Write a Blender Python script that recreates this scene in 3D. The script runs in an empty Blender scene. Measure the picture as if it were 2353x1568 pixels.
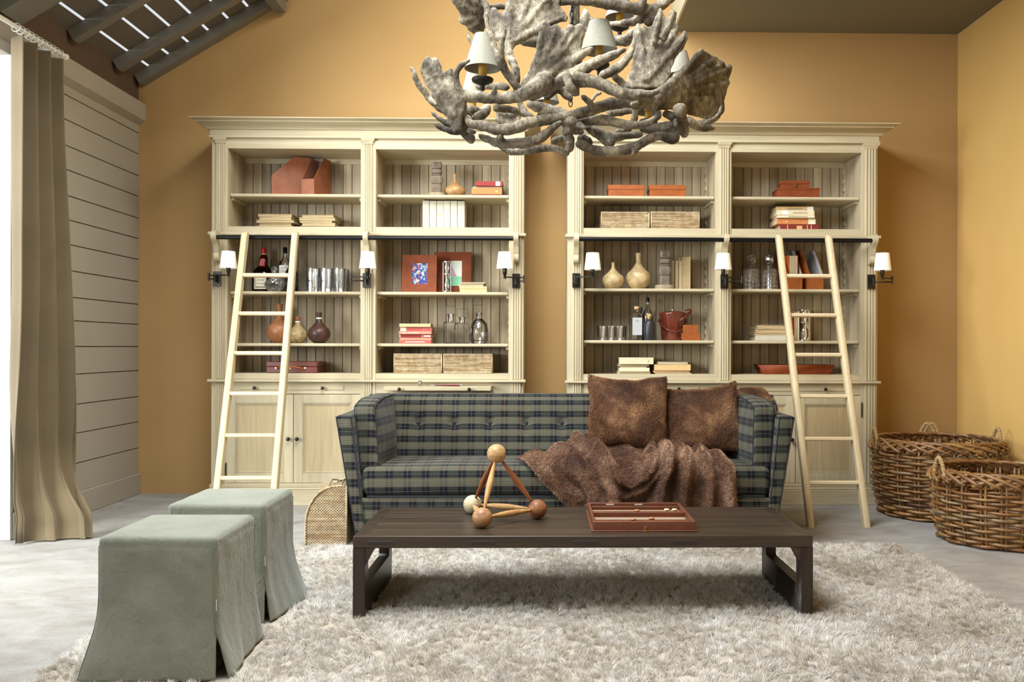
import bpy, bmesh, math, random
import numpy as np
from mathutils import Vector, Matrix, noise
random.seed(7); RNG = np.random.default_rng(7)
PI = math.pi
scn = bpy.context.scene
COL = scn.collection

# ---------------------------------------------------------------- camera model (photo = 2353 x 1568)
W_, H_ = 2353.0, 1568.0
F_, PX, PY, CAMZ = 2080.0, 1288.0, 797.7, 1.1
PHI, RHO = 0.02, 0.0026
FWD = Vector((math.sin(PHI), math.cos(PHI), 0)); R0 = Vector((math.cos(PHI), -math.sin(PHI), 0)); Z0 = Vector((0, 0, 1))
RV = R0*math.cos(RHO) + Z0*math.sin(RHO); UV = -R0*math.sin(RHO) + Z0*math.cos(RHO)
def ray(px, py): return FWD + RV*((px-PX)/F_) + UV*((PY-py)/F_)
def at(px, py, Y):
    d = ray(px, py); t = Y/d.y
    return Vector((d.x*t, Y, CAMZ+d.z*t))
def atz(px, py, z):
    d = ray(px, py); t = (z-CAMZ)/d.z
    return Vector((d.x*t, d.y*t, z))
def X(px, py, Y): return at(px, py, Y).x
def Z(px, py, Y): return at(px, py, Y).z

# ---------------------------------------------------------------- objects
def tag(o, label=None, cat=None, group=None, kind=None):
    if label: o['label'] = label
    if cat: o['category'] = cat
    if group: o['group'] = group
    if kind: o['kind'] = kind
    return o
def thing(name, label, cat, loc=(0, 0, 0), rotz=0, group=None):
    o = bpy.data.objects.new(name, None); COL.objects.link(o); o.empty_display_size = .05
    o.location = loc; o.rotation_euler = (0, 0, rotz)
    return tag(o, label, cat, group)
def wloc(o):
    v = Vector((0, 0, 0))
    while o: v += Vector(o.location); o = o.parent
    return v

class MB:
    def __init__(s): s.v = []; s.f = []; s.uv = None
    def add(s, vs, fs):
        n = len(s.v); s.v.extend([tuple(p) for p in vs]); s.f.extend([tuple(i+n for i in f) for f in fs]); return s
    def join(s, o, M=None):
        vs = o.v if M is None else [tuple(M @ Vector(p)) for p in o.v]
        return s.add(vs, o.f)
    def xf(s, M): s.v = [tuple(M @ Vector(p)) for p in s.v]; return s
    def fn(s, f): s.v = [tuple(f(Vector(p))) for p in s.v]; return s
    def box(s, x0, x1, y0, y1, z0, z1, b=0.0):
        if x0 > x1: x0, x1 = x1, x0
        if y0 > y1: y0, y1 = y1, y0
        if z0 > z1: z0, z1 = z1, z0
        if b <= 0:
            vs = [(x, y, z) for x in (x0, x1) for y in (y0, y1) for z in (z0, z1)]
            return s.add(vs, [(0, 1, 3, 2), (4, 6, 7, 5), (0, 4, 5, 1), (2, 3, 7, 6), (0, 2, 6, 4), (1, 5, 7, 3)])
        b = min(b, (x1-x0)*.45, (y1-y0)*.45, (z1-z0)*.45)
        idx = {}; vs = []
        for ix, cx in enumerate((x0, x1)):
            for iy, cy in enumerate((y0, y1)):
                for iz, cz in enumerate((z0, z1)):
                    sx, sy, sz = (1, -1)[ix], (1, -1)[iy], (1, -1)[iz]
                    idx[(ix, iy, iz, 'x')] = len(vs); vs.append((cx, cy+sy*b, cz+sz*b))
                    idx[(ix, iy, iz, 'y')] = len(vs); vs.append((cx+sx*b, cy, cz+sz*b))
                    idx[(ix, iy, iz, 'z')] = len(vs); vs.append((cx+sx*b, cy+sy*b, cz))
        fs = []
        for i in (0, 1):
            fs.append([idx[(i, a, c, 'x')] for a, c in ((0, 0), (1, 0), (1, 1), (0, 1))])
            fs.append([idx[(a, i, c, 'y')] for a, c in ((0, 0), (1, 0), (1, 1), (0, 1))])
            fs.append([idx[(a, c, i, 'z')] for a, c in ((0, 0), (1, 0), (1, 1), (0, 1))])
        for i in (0, 1):
            for j in (0, 1):
                fs.append([idx[(0, i, j, 'y')], idx[(1, i, j, 'y')], idx[(1, i, j, 'z')], idx[(0, i, j, 'z')]])
                fs.append([idx[(i, 0, j, 'x')], idx[(i, 1, j, 'x')], idx[(i, 1, j, 'z')], idx[(i, 0, j, 'z')]])
                fs.append([idx[(i, j, 0, 'x')], idx[(i, j, 1, 'x')], idx[(i, j, 1, 'y')], idx[(i, j, 0, 'y')]])
                for k in (0, 1): fs.append([idx[(i, j, k, 'x')], idx[(i, j, k, 'y')], idx[(i, j, k, 'z')]])
        return s.add(vs, fs)
    def prism(s, pts, a0, a1, axis='x'):
        """extrude closed 2-D outline pts along axis; for x: pts=(y,z); y: (x,z); z: (x,y)"""
        n = len(pts)
        def P(a, p): return (a, p[0], p[1]) if axis == 'x' else ((p[0], a, p[1]) if axis == 'y' else (p[0], p[1], a))
        vs = [P(a0, p) for p in pts] + [P(a1, p) for p in pts]
        fs = [tuple(range(n)), tuple(range(2*n-1, n-1, -1))] + [(i, (i+1) % n, n+(i+1) % n, n+i) for i in range(n)]
        return s.add(vs, fs)
    def lathe(s, prof, seg=24, c=(0, 0, 0), closed=False):
        vs = []; fs = []
        n = len(prof)
        for k in range(seg):
            a = 2*PI*k/seg; ca, sa = math.cos(a), math.sin(a)
            for r, z in prof: vs.append((c[0]+r*ca, c[1]+r*sa, c[2]+z))
        for k in range(seg):
            k2 = (k+1) % seg
            for i in range(n-1):
                fs.append((k*n+i, k2*n+i, k2*n+i+1, k*n+i+1))
        if not closed:
            if prof[0][0] > 1e-5: fs.append([k*n for k in range(seg)][::-1])
            if prof[-1][0] > 1e-5: fs.append([k*n+n-1 for k in range(seg)])
        else:
            for k in range(seg):
                k2 = (k+1) % seg; fs.append((k*n+n-1, k2*n+n-1, k2*n, k*n))
        return s.add(vs, fs)
    def tube(s, pts, rad, seg=8, flat=None, loop=False, cap=True):
        pts = [Vector(p) for p in pts]; n = len(pts)
        if not hasattr(rad, '__len__'): rad = [rad]*n
        tang = []
        for i in range(n):
            if loop: t = pts[(i+1) % n]-pts[(i-1) % n]
            else: t = pts[min(i+1, n-1)]-pts[max(i-1, 0)]
            tang.append(t.normalized() if t.length > 1e-9 else Vector((0, 0, 1)))
        up = Vector((0, 0, 1)) if abs(tang[0].z) < .9 else Vector((0, 1, 0))
        u = (up - tang[0]*up.dot(tang[0])).normalized()
        vs = []; fs = []
        for i in range(n):
            u = (u - tang[i]*u.dot(tang[i]))
            u = u.normalized() if u.length > 1e-6 else tang[i].orthogonal().normalized()
            w = tang[i].cross(u)
            fl = 1 if flat is None else flat
            for k in range(seg):
                a = 2*PI*k/seg
                vs.append(pts[i] + u*(math.cos(a)*rad[i]) + w*(math.sin(a)*rad[i]*fl))
        m = n if loop else n-1
        for i in range(m):
            j = (i+1) % n
            for k in range(seg):
                k2 = (k+1) % seg
                fs.append((i*seg+k, i*seg+k2, j*seg+k2, j*seg+k))
        if cap and not loop:
            fs.append(list(range(seg))[::-1]); fs.append([(n-1)*seg+k for k in range(seg)])
        return s.add(vs, fs)
    def ball(s, c, r, seg=16, rings=10, sc=(1, 1, 1)):
        vs = []; fs = []
        for i in range(rings+1):
            t = PI*i/rings
            for k in range(seg):
                a = 2*PI*k/seg
                vs.append((c[0]+r*sc[0]*math.sin(t)*math.cos(a), c[1]+r*sc[1]*math.sin(t)*math.sin(a), c[2]+r*sc[2]*math.cos(t)))
        for i in range(rings):
            for k in range(seg):
                k2 = (k+1) % seg
                fs.append((i*seg+k, (i+1)*seg+k, (i+1)*seg+k2, i*seg+k2))
        return s.add(vs, fs)
    def sheet(s, fn, nu, nv, closeu=False):
        n = len(s.v)
        vs = [fn(i/(nu if closeu else nu-1), j/(nv-1)) for j in range(nv) for i in range(nu)]
        fs = []
        for j in range(nv-1):
            for i in range(nu if closeu else nu-1):
                i2 = (i+1) % nu
                fs.append((j*nu+i, j*nu+i2, (j+1)*nu+i2, (j+1)*nu+i))
        return s.add(vs, fs)
    def rbox(s, c, h, r, n=6, fn=None):
        """rounded, subdivided box: centre c, half size h, corner radius r"""
        vs = []; fs = []; key = {}
        ns = [max(2, int(n*hh/max(h))) + 2 for hh in h]
        # parametric coordinates with denser edges
        def coords(hh, m):
            inner = max(hh-r, 1e-4)
            L = [-hh, -hh+r*.3, -hh+r*.65]+list(np.linspace(-inner, inner, m+1))+[hh-r*.65, hh-r*.3, hh]
            return L
        cs = [coords(h[i], ns[i]) for i in range(3)]
        def vert(p):
            k = tuple(round(q, 6) for q in p)
            if k in key: return key[k]
            q = [max(-(h[i]-r), min(h[i]-r, p[i])) for i in range(3)]
            d = Vector([p[i]-q[i] for i in range(3)])
            if d.length > 1e-9: d = d.normalized()*r
            o = Vector(q)+d
            key[k] = len(vs); vs.append(Vector(c)+o); return key[k]
        for ax in range(3):
            a, b = [(1, 2), (2, 0), (0, 1)][ax]
            for sgn in (-1, 1):
                A, B = cs[a], cs[b]
                for i in range(len(A)-1):
                    for j in range(len(B)-1):
                        q = []
                        for (ia, jb) in ((i, j), (i+1, j), (i+1, j+1), (i, j+1)):
                            p = [0, 0, 0]; p[ax] = sgn*h[ax]; p[a] = A[ia]; p[b] = B[jb]; q.append(vert(p))
                        if sgn < 0: q = q[::-1]
                        if len(set(q)) >= 3: fs.append(q)
        if fn: vs = [fn(v) for v in vs]
        return s.add(vs, fs)
    def build(s, name, mat, parent=None, loc=None, angle=35, uv=False, kind=None, local=False):
        me = bpy.data.meshes.new(name)
        if parent is not None and not local: off = wloc(parent)
        elif loc is not None and not local: off = Vector(loc)
        else: off = Vector((0, 0, 0))
        me.from_pydata([(p[0]-off[0], p[1]-off[1], p[2]-off[2]) for p in s.v], [], s.f)
        me.validate(verbose=False)
        bm = bmesh.new(); bm.from_mesh(me)
        bmesh.ops.recalc_face_normals(bm, faces=bm.faces[:])
        bm.to_mesh(me); bm.free()
        if uv: boxuv(me, uv if isinstance(uv, (tuple, list)) else (0, 0, 0))
        if angle:
            me.shade_smooth()
            if angle < 179: me.set_sharp_from_angle(angle=math.radians(angle))
        o = bpy.data.objects.new(name, me); COL.objects.link(o)
        if mat: me.materials.append(mat)
        if parent: o.parent = parent
        elif loc is not None: o.location = loc
        if kind: o['kind'] = kind
        return o
def boxuv(me, off=(0, 0, 0)):
    ul = me.uv_layers.new(name='UVMap')
    for p in me.polygons:
        n = p.normal; a = [abs(n[0]), abs(n[1]), abs(n[2])]
        for li in p.loop_indices:
            q = me.vertices[me.loops[li].vertex_index].co
            if a[0] > a[1]*1.3 and a[0] > a[2]: u, v = q[1]+off[0], q[2]+off[2]
            else: u, v = q[0]+off[0], q[2]+q[1]*.9+off[2]
            ul.data[li].uv = (u, v)
def struct(name, mb, mat, **k):
    o = mb.build(name, mat, **k); o['kind'] = 'structure'; return o
def npmesh(name, V, Fq, Ft, mat, parent=None, loc=None):
    """fast mesh from numpy: quads Fq (n,4), tris Ft (m,3)"""
    off = np.array(wloc(parent) if parent else (loc if loc is not None else (0, 0, 0)))
    V = V-off
    me = bpy.data.meshes.new(name)
    nq, nt = len(Fq), len(Ft)
    me.vertices.add(len(V)); me.vertices.foreach_set('co', V.astype(np.float32).ravel())
    lt = np.concatenate([Fq.ravel(), Ft.ravel()]).astype(np.int32)
    me.loops.add(len(lt)); me.loops.foreach_set('vertex_index', lt)
    me.polygons.add(nq+nt)
    st = np.concatenate([np.arange(nq)*4, nq*4+np.arange(nt)*3]).astype(np.int32)
    me.polygons.foreach_set('loop_start', st)
    me.polygons.foreach_set('loop_total', np.concatenate([np.full(nq, 4), np.full(nt, 3)]).astype(np.int32))
    me.update(calc_edges=True); me.shade_smooth()
    me.materials.append(mat)
    o = bpy.data.objects.new(name, me); COL.objects.link(o)
    if parent: o.parent = parent
    elif loc is not None: o.location = loc
    return o
def blades(P, D, L, w, bend, seed=1):
    """P roots, D unit directions, L lengths, w widths, bend = droop vector; returns V, quads, tris"""
    g = np.random.default_rng(seed); n = len(P)
    r = g.normal(size=(n, 3)); S = np.cross(D, r); S /= np.linalg.norm(S, axis=1)[:, None]+1e-9
    w = np.broadcast_to(w, (n,))[:, None]; L = L[:, None]
    M = P+D*L*.55+bend*.3*L; T = P+D*L*.92+bend*L
    V = np.stack([P-S*w*.5, P+S*w*.5, M-S*w*.42, M+S*w*.42, T], 1).reshape(-1, 3)
    b = np.arange(n)[:, None]*5
    Q = b+np.array([[0, 1, 3, 2]]); Tt = b+np.array([[2, 3, 4]])
    return V, Q, Tt
def sample_mesh(verts, faces, N, seed=3):
    g = np.random.default_rng(seed)
    V = np.array([tuple(v) for v in verts]); T = []
    for f in faces:
        for k in range(1, len(f)-1): T.append((f[0], f[k], f[k+1]))
    T = np.array(T); a, b, c = V[T[:, 0]], V[T[:, 1]], V[T[:, 2]]
    nn = np.cross(b-a, c-a); ar = np.linalg.norm(nn, axis=1); nn = nn/(ar[:, None]+1e-12)
    i = g.choice(len(T), N, p=ar/ar.sum())
    u = g.random(N); v = g.random(N); m = u+v > 1; u[m] = 1-u[m]; v[m] = 1-v[m]
    return a[i]+(b[i]-a[i])*u[:, None]+(c[i]-a[i])*v[:, None], nn[i]
def smooth(a, b, x):
    t = max(0, min(1, (x-a)/(b-a))); return t*t*(3-2*t)
def nz(x, y=0, z=0, s=1): return noise.noise(Vector((x*s, y*s, z*s)))

# ---------------------------------------------------------------- materials
def C(r, g, b):
    f = lambda c: (c/255/12.92) if c/255 <= .04045 else ((c/255+.055)/1.055)**2.4
    return (f(r), f(g), f(b), 1)
class NT:
    def __init__(s, name):
        s.m = bpy.data.materials.new(name); s.m.use_nodes = True; s.t = s.m.node_tree; s.t.nodes.clear()
        s.out = s.n('ShaderNodeOutputMaterial'); s.b = s.n('ShaderNodeBsdfPrincipled')
        s.l(s.b.outputs[0], s.out.inputs[0]); s.co = s.n('ShaderNodeTexCoord')
    def n(s, t, **k):
        nd = s.t.nodes.new(t)
        for a, v in k.items(): setattr(nd, a, v)
        return nd
    def l(s, a, b): s.t.links.new(a, b)
    def mapping(s, sc=(1, 1, 1), src='Object', rot=(0, 0, 0)):
        m = s.n('ShaderNodeMapping'); m.inputs['Scale'].default_value = sc; m.inputs['Rotation'].default_value = rot
        s.l(s.co.outputs[src], m.inputs[0]); return m.outputs[0]
    def noise(s, vec, scale, detail=3, rough=.55, dist=0):
        n = s.n('ShaderNodeTexNoise'); n.inputs['Scale'].default_value = scale; n.inputs['Detail'].default_value = detail
        n.inputs['Roughness'].default_value = rough; n.inputs['Distortion'].default_value = dist
        s.l(vec, n.inputs['Vector']); return n.outputs['Fac']
    def ramp(s, fac, stops, interp='LINEAR'):
        r = s.n('ShaderNodeValToRGB'); e = r.color_ramp.elements; r.color_ramp.interpolation = interp
        while len(e) < len(stops): e.new(.5)
        for i, (p, c) in enumerate(stops): e[i].position = p; e[i].color = c
        s.l(fac, r.inputs[0]); return r.outputs[0]
    def mix(s, fac, a, b, mode='MIX'):
        m = s.n('ShaderNodeMix'); m.data_type = 'RGBA'; m.blend_type = mode
        for inp, v in ((m.inputs['Factor'], fac), (m.inputs['A'], a), (m.inputs['B'], b)):
            pass
        A = [i for i in m.inputs if i.name == 'A' and i.type == 'RGBA'][0]; B = [i for i in m.inputs if i.name == 'B' and i.type == 'RGBA'][0]
        Fi = [i for i in m.inputs if i.name == 'Factor' and i.type == 'VALUE'][0]
        for inp, v in ((Fi, fac), (A, a), (B, b)):
            if hasattr(v, 'is_linked') or isinstance(v, bpy.types.NodeSocket): s.l(v, inp)
            else: inp.default_value = v
        return [o for o in m.outputs if o.type == 'RGBA'][0]
    def math(s, op, a, b=None):
        m = s.n('ShaderNodeMath', operation=op)
        for i, v in enumerate((a, b)):
            if v is None: continue
            if isinstance(v, bpy.types.NodeSocket): s.l(v, m.inputs[i])
            else: m.inputs[i].default_value = v
        return m.outputs[0]
    def island(s):
        g = s.n('ShaderNodeNewGeometry'); return g.outputs['Random Per Island']
    def base(s, c):
        if isinstance(c, bpy.types.NodeSocket): s.l(c, s.b.inputs['Base Color'])
        else: s.b.inputs['Base Color'].default_value = c
    def set(s, rough=.5, metal=0, spec=.5, sheen=0, coat=0):
        s.b.inputs['Roughness'].default_value = rough; s.b.inputs['Metallic'].default_value = metal
        s.b.inputs['Specular IOR Level'].default_value = spec
        s.b.inputs['Sheen Weight'].default_value = sheen; s.b.inputs['Coat Weight'].default_value = coat
        return s
    def bump(s, h, strength=.3, dist=.002):
        b = s.n('ShaderNodeBump'); b.inputs['Strength'].default_value = strength; b.inputs['Distance'].default_value = dist
        s.l(h, b.inputs['Height']); s.l(b.outputs[0], s.b.inputs['Normal']); return b
def plain(name, c, rough=.5, metal=0, spec=.5, var=0, vscale=8, bump=0, bscale=60, bd=.001, coat=0, sheen=0):
    t = NT(name); t.set(rough, metal, spec, sheen, coat)
    v = t.mapping()
    if var:
        f = t.noise(v, vscale, 4)
        d = tuple(max(0, q*(1-var)) for q in c[:3])+(1,); e = tuple(min(1, q*(1+var)) for q in c[:3])+(1,)
        t.base(t.ramp(f, [(.3, d), (.7, e)]))
    else: t.base(c)
    if bump: t.bump(t.noise(v, bscale, 4), bump, bd)
    return t.m
def wood(name, c1, c2, axis='z', fine=1.0, rough=.55, isl=0.12, coat=0, bump=.15):
    t = NT(name); t.set(rough, 0, .4, 0, coat)
    sc = {'x': (.9, 14, 14), 'y': (14, .9, 14), 'z': (14, 14, .9)}[axis]
    sf = {'x': (4, 120, 120), 'y': (120, 4, 120), 'z': (120, 120, 4)}[axis]
    a = t.noise(t.mapping(tuple(q*fine for q in sc)), 1.0, 5, .6, 1.2)
    b = t.noise(t.mapping(tuple(q*fine for q in sf)), 1.0, 3, .6)
    m = t.ramp(a, [(.3, c1), (.7, c2)])
    g = t.ramp(b, [(.35, (.84, .84, .84, 1)), (.6, (1, 1, 1, 1))])
    m = t.mix(.65, m, g, 'MULTIPLY')
    if isl:
        r = t.ramp(t.island(), [(0, (1-isl,)*3+(1,)), (1, (1+isl*.5,)*3+(1,))])
        m = t.mix(1.0, m, r, 'MULTIPLY')
    t.base(m); t.bump(b, bump, .001)
    return t.m
def glass(name, c=(.95, .97, .96, 1), mixf=.45, rough=.0, ior=1.45, gloss=0, fres=1.5):
    t = NT(name); t.t.nodes.remove(t.b)
    g = t.n('ShaderNodeBsdfGlass'); g.inputs['Color'].default_value = c; g.inputs['Roughness'].default_value = rough; g.inputs['IOR'].default_value = ior
    tr = t.n('ShaderNodeBsdfTransparent'); tr.inputs[0].default_value = c
    gl = t.n('ShaderNodeBsdfGlossy'); gl.inputs['Roughness'].default_value = .04+gloss*.5
    fr = t.n('ShaderNodeFresnel'); fr.inputs[0].default_value = fres
    fm = t.n('ShaderNodeMath', operation='ADD'); t.l(fr.outputs[0], fm.inputs[0]); fm.inputs[1].default_value = gloss
    a = t.n('ShaderNodeMixShader'); a.inputs[0].default_value = mixf; t.l(tr.outputs[0], a.inputs[1]); t.l(g.outputs[0], a.inputs[2])
    b = t.n('ShaderNodeMixShader'); t.l(fm.outputs[0], b.inputs[0]); t.l(a.outputs[0], b.inputs[1]); t.l(gl.outputs[0], b.inputs[2])
    t.l(b.outputs[0], t.out.inputs[0]); return t.m

M = {}
M['oak'] = wood('oak_pale', C(187, 173, 141), C(207, 194, 164), 'z')
M['oakx'] = wood('oak_pale_horizontal', C(187, 173, 141), C(207, 194, 164), 'x')
M['oakpanel'] = wood('oak_door_panel', C(176, 156, 120), C(192, 174, 138), 'z')
M['oakback'] = wood('oak_back_boards', C(158, 140, 114), C(196, 180, 152), 'z', isl=.3)
M['ladder'] = wood('ladder_beech', C(202, 182, 144), C(216, 198, 162), 'z', isl=.05)
M['rung'] = wood('rung_beech', C(212, 190, 154), C(226, 208, 174), 'x', isl=.05)
M['dark'] = wood('table_dark_oak', C(31, 25, 21), C(72, 57, 44), 'x', fine=.8, rough=.38, isl=.1, bump=.3)
M['darkz'] = wood('table_dark_oak_upright', C(31, 25, 21), C(60, 46, 37), 'z', fine=.8, rough=.38, isl=.1, bump=.3)
M['iron'] = plain('gunmetal', C(62, 60, 58), .32, .85)
M['black'] = plain('black_metal', C(28, 28, 30), .3, .6)
M['steel'] = plain('steel', C(190, 188, 182), .2, 1)
M['brass'] = plain('aged_brass', C(170, 140, 80), .3, 1)
M['chain'] = plain('chain_iron', C(50, 48, 44), .5, .7)
M['glass'] = glass('clear_glass', (1, 1, 1, 1), .05, gloss=.06, fres=1.42)
M['crystal'] = glass('cut_crystal', (1, 1, 1, 1), .35, gloss=.2)
M['amber'] = glass('amber_glass', (.45, .12, .03, 1), .5)
M['darkglass'] = plain('dark_bottle_glass', C(16, 16, 20), .08, 0, .6, coat=.6)
M['matteblack'] = plain('matte_black_glass', C(40, 40, 46), .4)
M['red'] = plain('red_wax', C(190, 20, 28), .3)
M['white'] = plain('white_paint', C(232, 232, 226), .4)
M['paper'] = plain('label_paper', C(225, 215, 190), .8)
M['ink'] = plain('ink', C(50, 40, 38), .8)
M['redink'] = plain('red_ink', C(190, 40, 40), .8)
M['goldink'] = plain('gold_ink', C(205, 170, 110), .5)
M['cork'] = plain('cork', C(196, 160, 112), .9, var=.15, vscale=60)
# ================================================================= ROOM
YB = 6.79          # back wall
XL = -3.0          # left wall
XR = X(2200, 400, YB)
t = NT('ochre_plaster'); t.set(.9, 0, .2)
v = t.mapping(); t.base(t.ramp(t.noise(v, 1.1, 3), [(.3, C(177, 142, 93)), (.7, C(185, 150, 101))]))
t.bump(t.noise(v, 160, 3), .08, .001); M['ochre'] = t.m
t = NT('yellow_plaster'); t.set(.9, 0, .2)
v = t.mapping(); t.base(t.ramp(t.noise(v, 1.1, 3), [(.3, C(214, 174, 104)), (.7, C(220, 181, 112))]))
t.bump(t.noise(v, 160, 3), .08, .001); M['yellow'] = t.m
M['taupe'] = plain('taupe_paint', C(168, 160, 146), .6, var=.03, vscale=3)
M['taupedk'] = plain('taupe_groove', C(70, 62, 54), .8)
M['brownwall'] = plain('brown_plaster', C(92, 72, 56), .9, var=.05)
M['roof'] = plain('roof_board', C(104, 97, 88), .7, var=.06, vscale=4)
M['rafter'] = plain('rafter_paint', C(118, 113, 104), .55, var=.04)
M['rafterlt'] = plain('rafter_paint_light', C(112, 108, 98), .55, var=.03)
M['soffit'] = plain('soffit_underside_dark', C(118, 112, 92), .8)
M['soffitside'] = plain('soffit_side_pale', C(196, 190, 166), .7)  # side face paler than the underside
# carpet
t = NT('grey_carpet'); t.set(.95, 0, .1, .3)
v = t.mapping(); a = t.noise(t.mapping((1.6, 2.6, 1)), 2.6, 5, .65, .5); b = t.noise(v, 170, 5, .8)
m = t.ramp(a, [(.32, C(142, 133, 126)), (.66, C(172, 170, 164))])
m = t.mix(.8, m, t.ramp(b, [(.36, (.55, .55, .55, 1)), (.6, (1.08, 1.08, 1.08, 1))]), 'MULTIPLY')
t.base(m); t.bump(b, .6, .004); M['carpet'] = t.m

struct('floor', MB().add([(-4.2, -1.5, 0), (5.5, -1.5, 0), (5.5, YB+.1, 0), (-4.2, YB+.1, 0), (-4.2, -1.5, -.1), (5.5, -1.5, -.1), (5.5, YB+.1, -.1), (-4.2, YB+.1, -.1)],
       [(0, 1, 2, 3), (4, 7, 6, 5), (0, 4, 5, 1), (1, 5, 6, 2), (2, 6, 7, 3), (3, 7, 4, 0)]), M['carpet'], angle=0)
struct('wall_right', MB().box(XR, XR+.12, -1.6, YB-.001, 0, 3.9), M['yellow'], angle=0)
# left wall of horizontal boards; it ends at the window opening
YO = 5.19
mb = MB().box(XL-.16, XL-.02, YO, YB, 0, 3.06)
zs = [0.16]
# board joints read off the back corner (px 325)
for py in (1087, 1030, 970, 912, 852, 797, 746, 700, 648, 597, 549, 502, 452, 405, 355, 307):
    zs.append(Z(327, py, YB))
zs.append(2.90)
for a, b in zip(zs[:-1], zs[1:]): mb.box(XL-.03, XL, YO, YB-.002, a+.003, b-.003, .002)
struct('wall_left', mb, M['taupe'], angle=0)
struct('baseboard_left', MB().box(XL, XL+.018, YO-.01, YB-.002, 0, .155, .004), M['taupe'])
M['revealwhite'] = plain('white_boards', C(238, 238, 232), .5)
mb = MB(); zz_ = 0
while zz_ < 2.7: mb.box(XL-1.3, XL+.004, YO-.03, YO-.001, zz_+.002, zz_+.148, .002); zz_ += .15
mb.box(XL-1.3, XL+.002, YO-.024, YO-.0005, 0, 2.75)
struct('trim_1', mb, M['revealwhite'])
# the rest of the shell, out of the picture: side wall before the opening, wall behind the camera, far roof slope
struct('wall_left_unseen', MB().box(XL-.16, XL, -1.6, 2.75, 0, 3.0), M['taupe'], angle=0)  # unseen wall, its end set to keep window light off the near carpet
struct('wall_front', MB().box(XL-.2, XR+.15, -1.7, -1.6, 0, 5.6), M['taupe'], angle=0)
# pelmet beam with a chamfered underside
zc = Z(339, 241, YB); zb = Z(339, 279, YB); za = Z(327, 289, YB)
struct('trim_2', MB().prism([(XL-.16, za), (XL+.002, za), (XL+.048, zb), (XL+.048, zc), (XL-.16, zc)], -1.0, YB-.002, 'y'), M['taupe'], angle=20)
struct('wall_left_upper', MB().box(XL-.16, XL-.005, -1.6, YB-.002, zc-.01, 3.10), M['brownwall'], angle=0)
# wooden deck edge and rail seen past the curtain foot
# ---- sloped roof of boards with daylight gaps
x0, z0 = X(337.5, 196, YB), Z(337.5, 196, YB)
x1, z1 = X(632, 20, YB), Z(632, 20, YB)
sl = Vector((x1-x0, 0, z1-z0)).normalized(); nrm = Vector((-sl.z, 0, sl.x))
org = Vector((x0, 0, z0))
def roofbox(mb, s0, s1, n0, n1, y0, y1):
    vs = []
    for s in (s0, s1):
        for y in (y0, y1):
            for n in (n0, n1):
                p = org+sl*s+nrm*n; vs.append((p.x, y, p.z))
    mb.add(vs, [(0, 1, 3, 2), (4, 6, 7, 5), (0, 4, 5, 1), (2, 3, 7, 6), (0, 2, 6, 4), (1, 5, 7, 3)])
gx = [X(px, 110, YB) for px in (365, 411, 456, 503, 547, 590)]
gs = [(gx0-x0)/sl.x for gx0 in gx]; step = (gs[-1]-gs[0])/5
mb = MB(); g0 = -.3; k = 0
allg = [gs[0]+step*i for i in range(0, 26)]
for g in allg:
    roofbox(mb, g0+.010, g-.010, .075, .082, -1.6, YB); g0 = g
struct('ceiling', mb, M['roof'], angle=0)
pr = org+sl*g0+nrm*.075
pw = org+sl*g0+nrm*.07; pl = org+sl*(-.15)+nrm*.07
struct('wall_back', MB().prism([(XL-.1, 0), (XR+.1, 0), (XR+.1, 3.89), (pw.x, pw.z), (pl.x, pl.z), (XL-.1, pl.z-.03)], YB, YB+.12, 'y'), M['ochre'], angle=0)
struct('ceiling_right', MB().prism([(pr.x-.02, pr.z), (XR+.1, 3.9), (XR+.1, 3.97), (pr.x-.02, pr.z+.07)], -1.65, YB, 'y'), M['roof'], angle=0)
RO = thing('roof_rafter', 'grey painted rafter tight against the back wall, under the boarded roof slope', 'rafter', (x0, YB-.06, z0))
def rafter(y, w, lab, n0=0.0, n1=.073, s0=-.02, mat='rafter'):
    mb = MB(); roofbox(mb, s0, 3.6, n0, n1, y-w/2, y+w/2)
    p = org+sl*s0
    o = mb.build('roof_rafter', M[mat], loc=(p.x, y, p.z+n0), angle=0); o['kind'] = 'structure'; return o
bpy.data.objects.remove(RO)
rafter(YB-.05, .09, '')
rafter(6.40, .075, ''); rafter(5.80, .075, '')
rafter(5.02, .20, '', -.14, .073, -.05, 'rafterlt')
for y in (4.4, 3.8, 3.2, 2.6): rafter(y, .075, '')
# purlin running to the back wall
xp = X(648, 30, YB); zp = Z(648, 34, YB)
struct('ceiling_beam', MB().box(xp-.045, xp+.04, 2.0, YB-.03, zp, zp+.28, .004), M['rafter'])
# flat soffit on the right
zs_ = Z(1900, 76, YB); xs_ = X(1548, 75, YB)
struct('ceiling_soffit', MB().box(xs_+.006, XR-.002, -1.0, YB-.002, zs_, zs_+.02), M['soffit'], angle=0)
struct('trim_3', MB().box(xs_-.01, xs_+.005, -1.0, YB-.002, zs_, zs_+1.9), M['soffitside'], angle=0)

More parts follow.
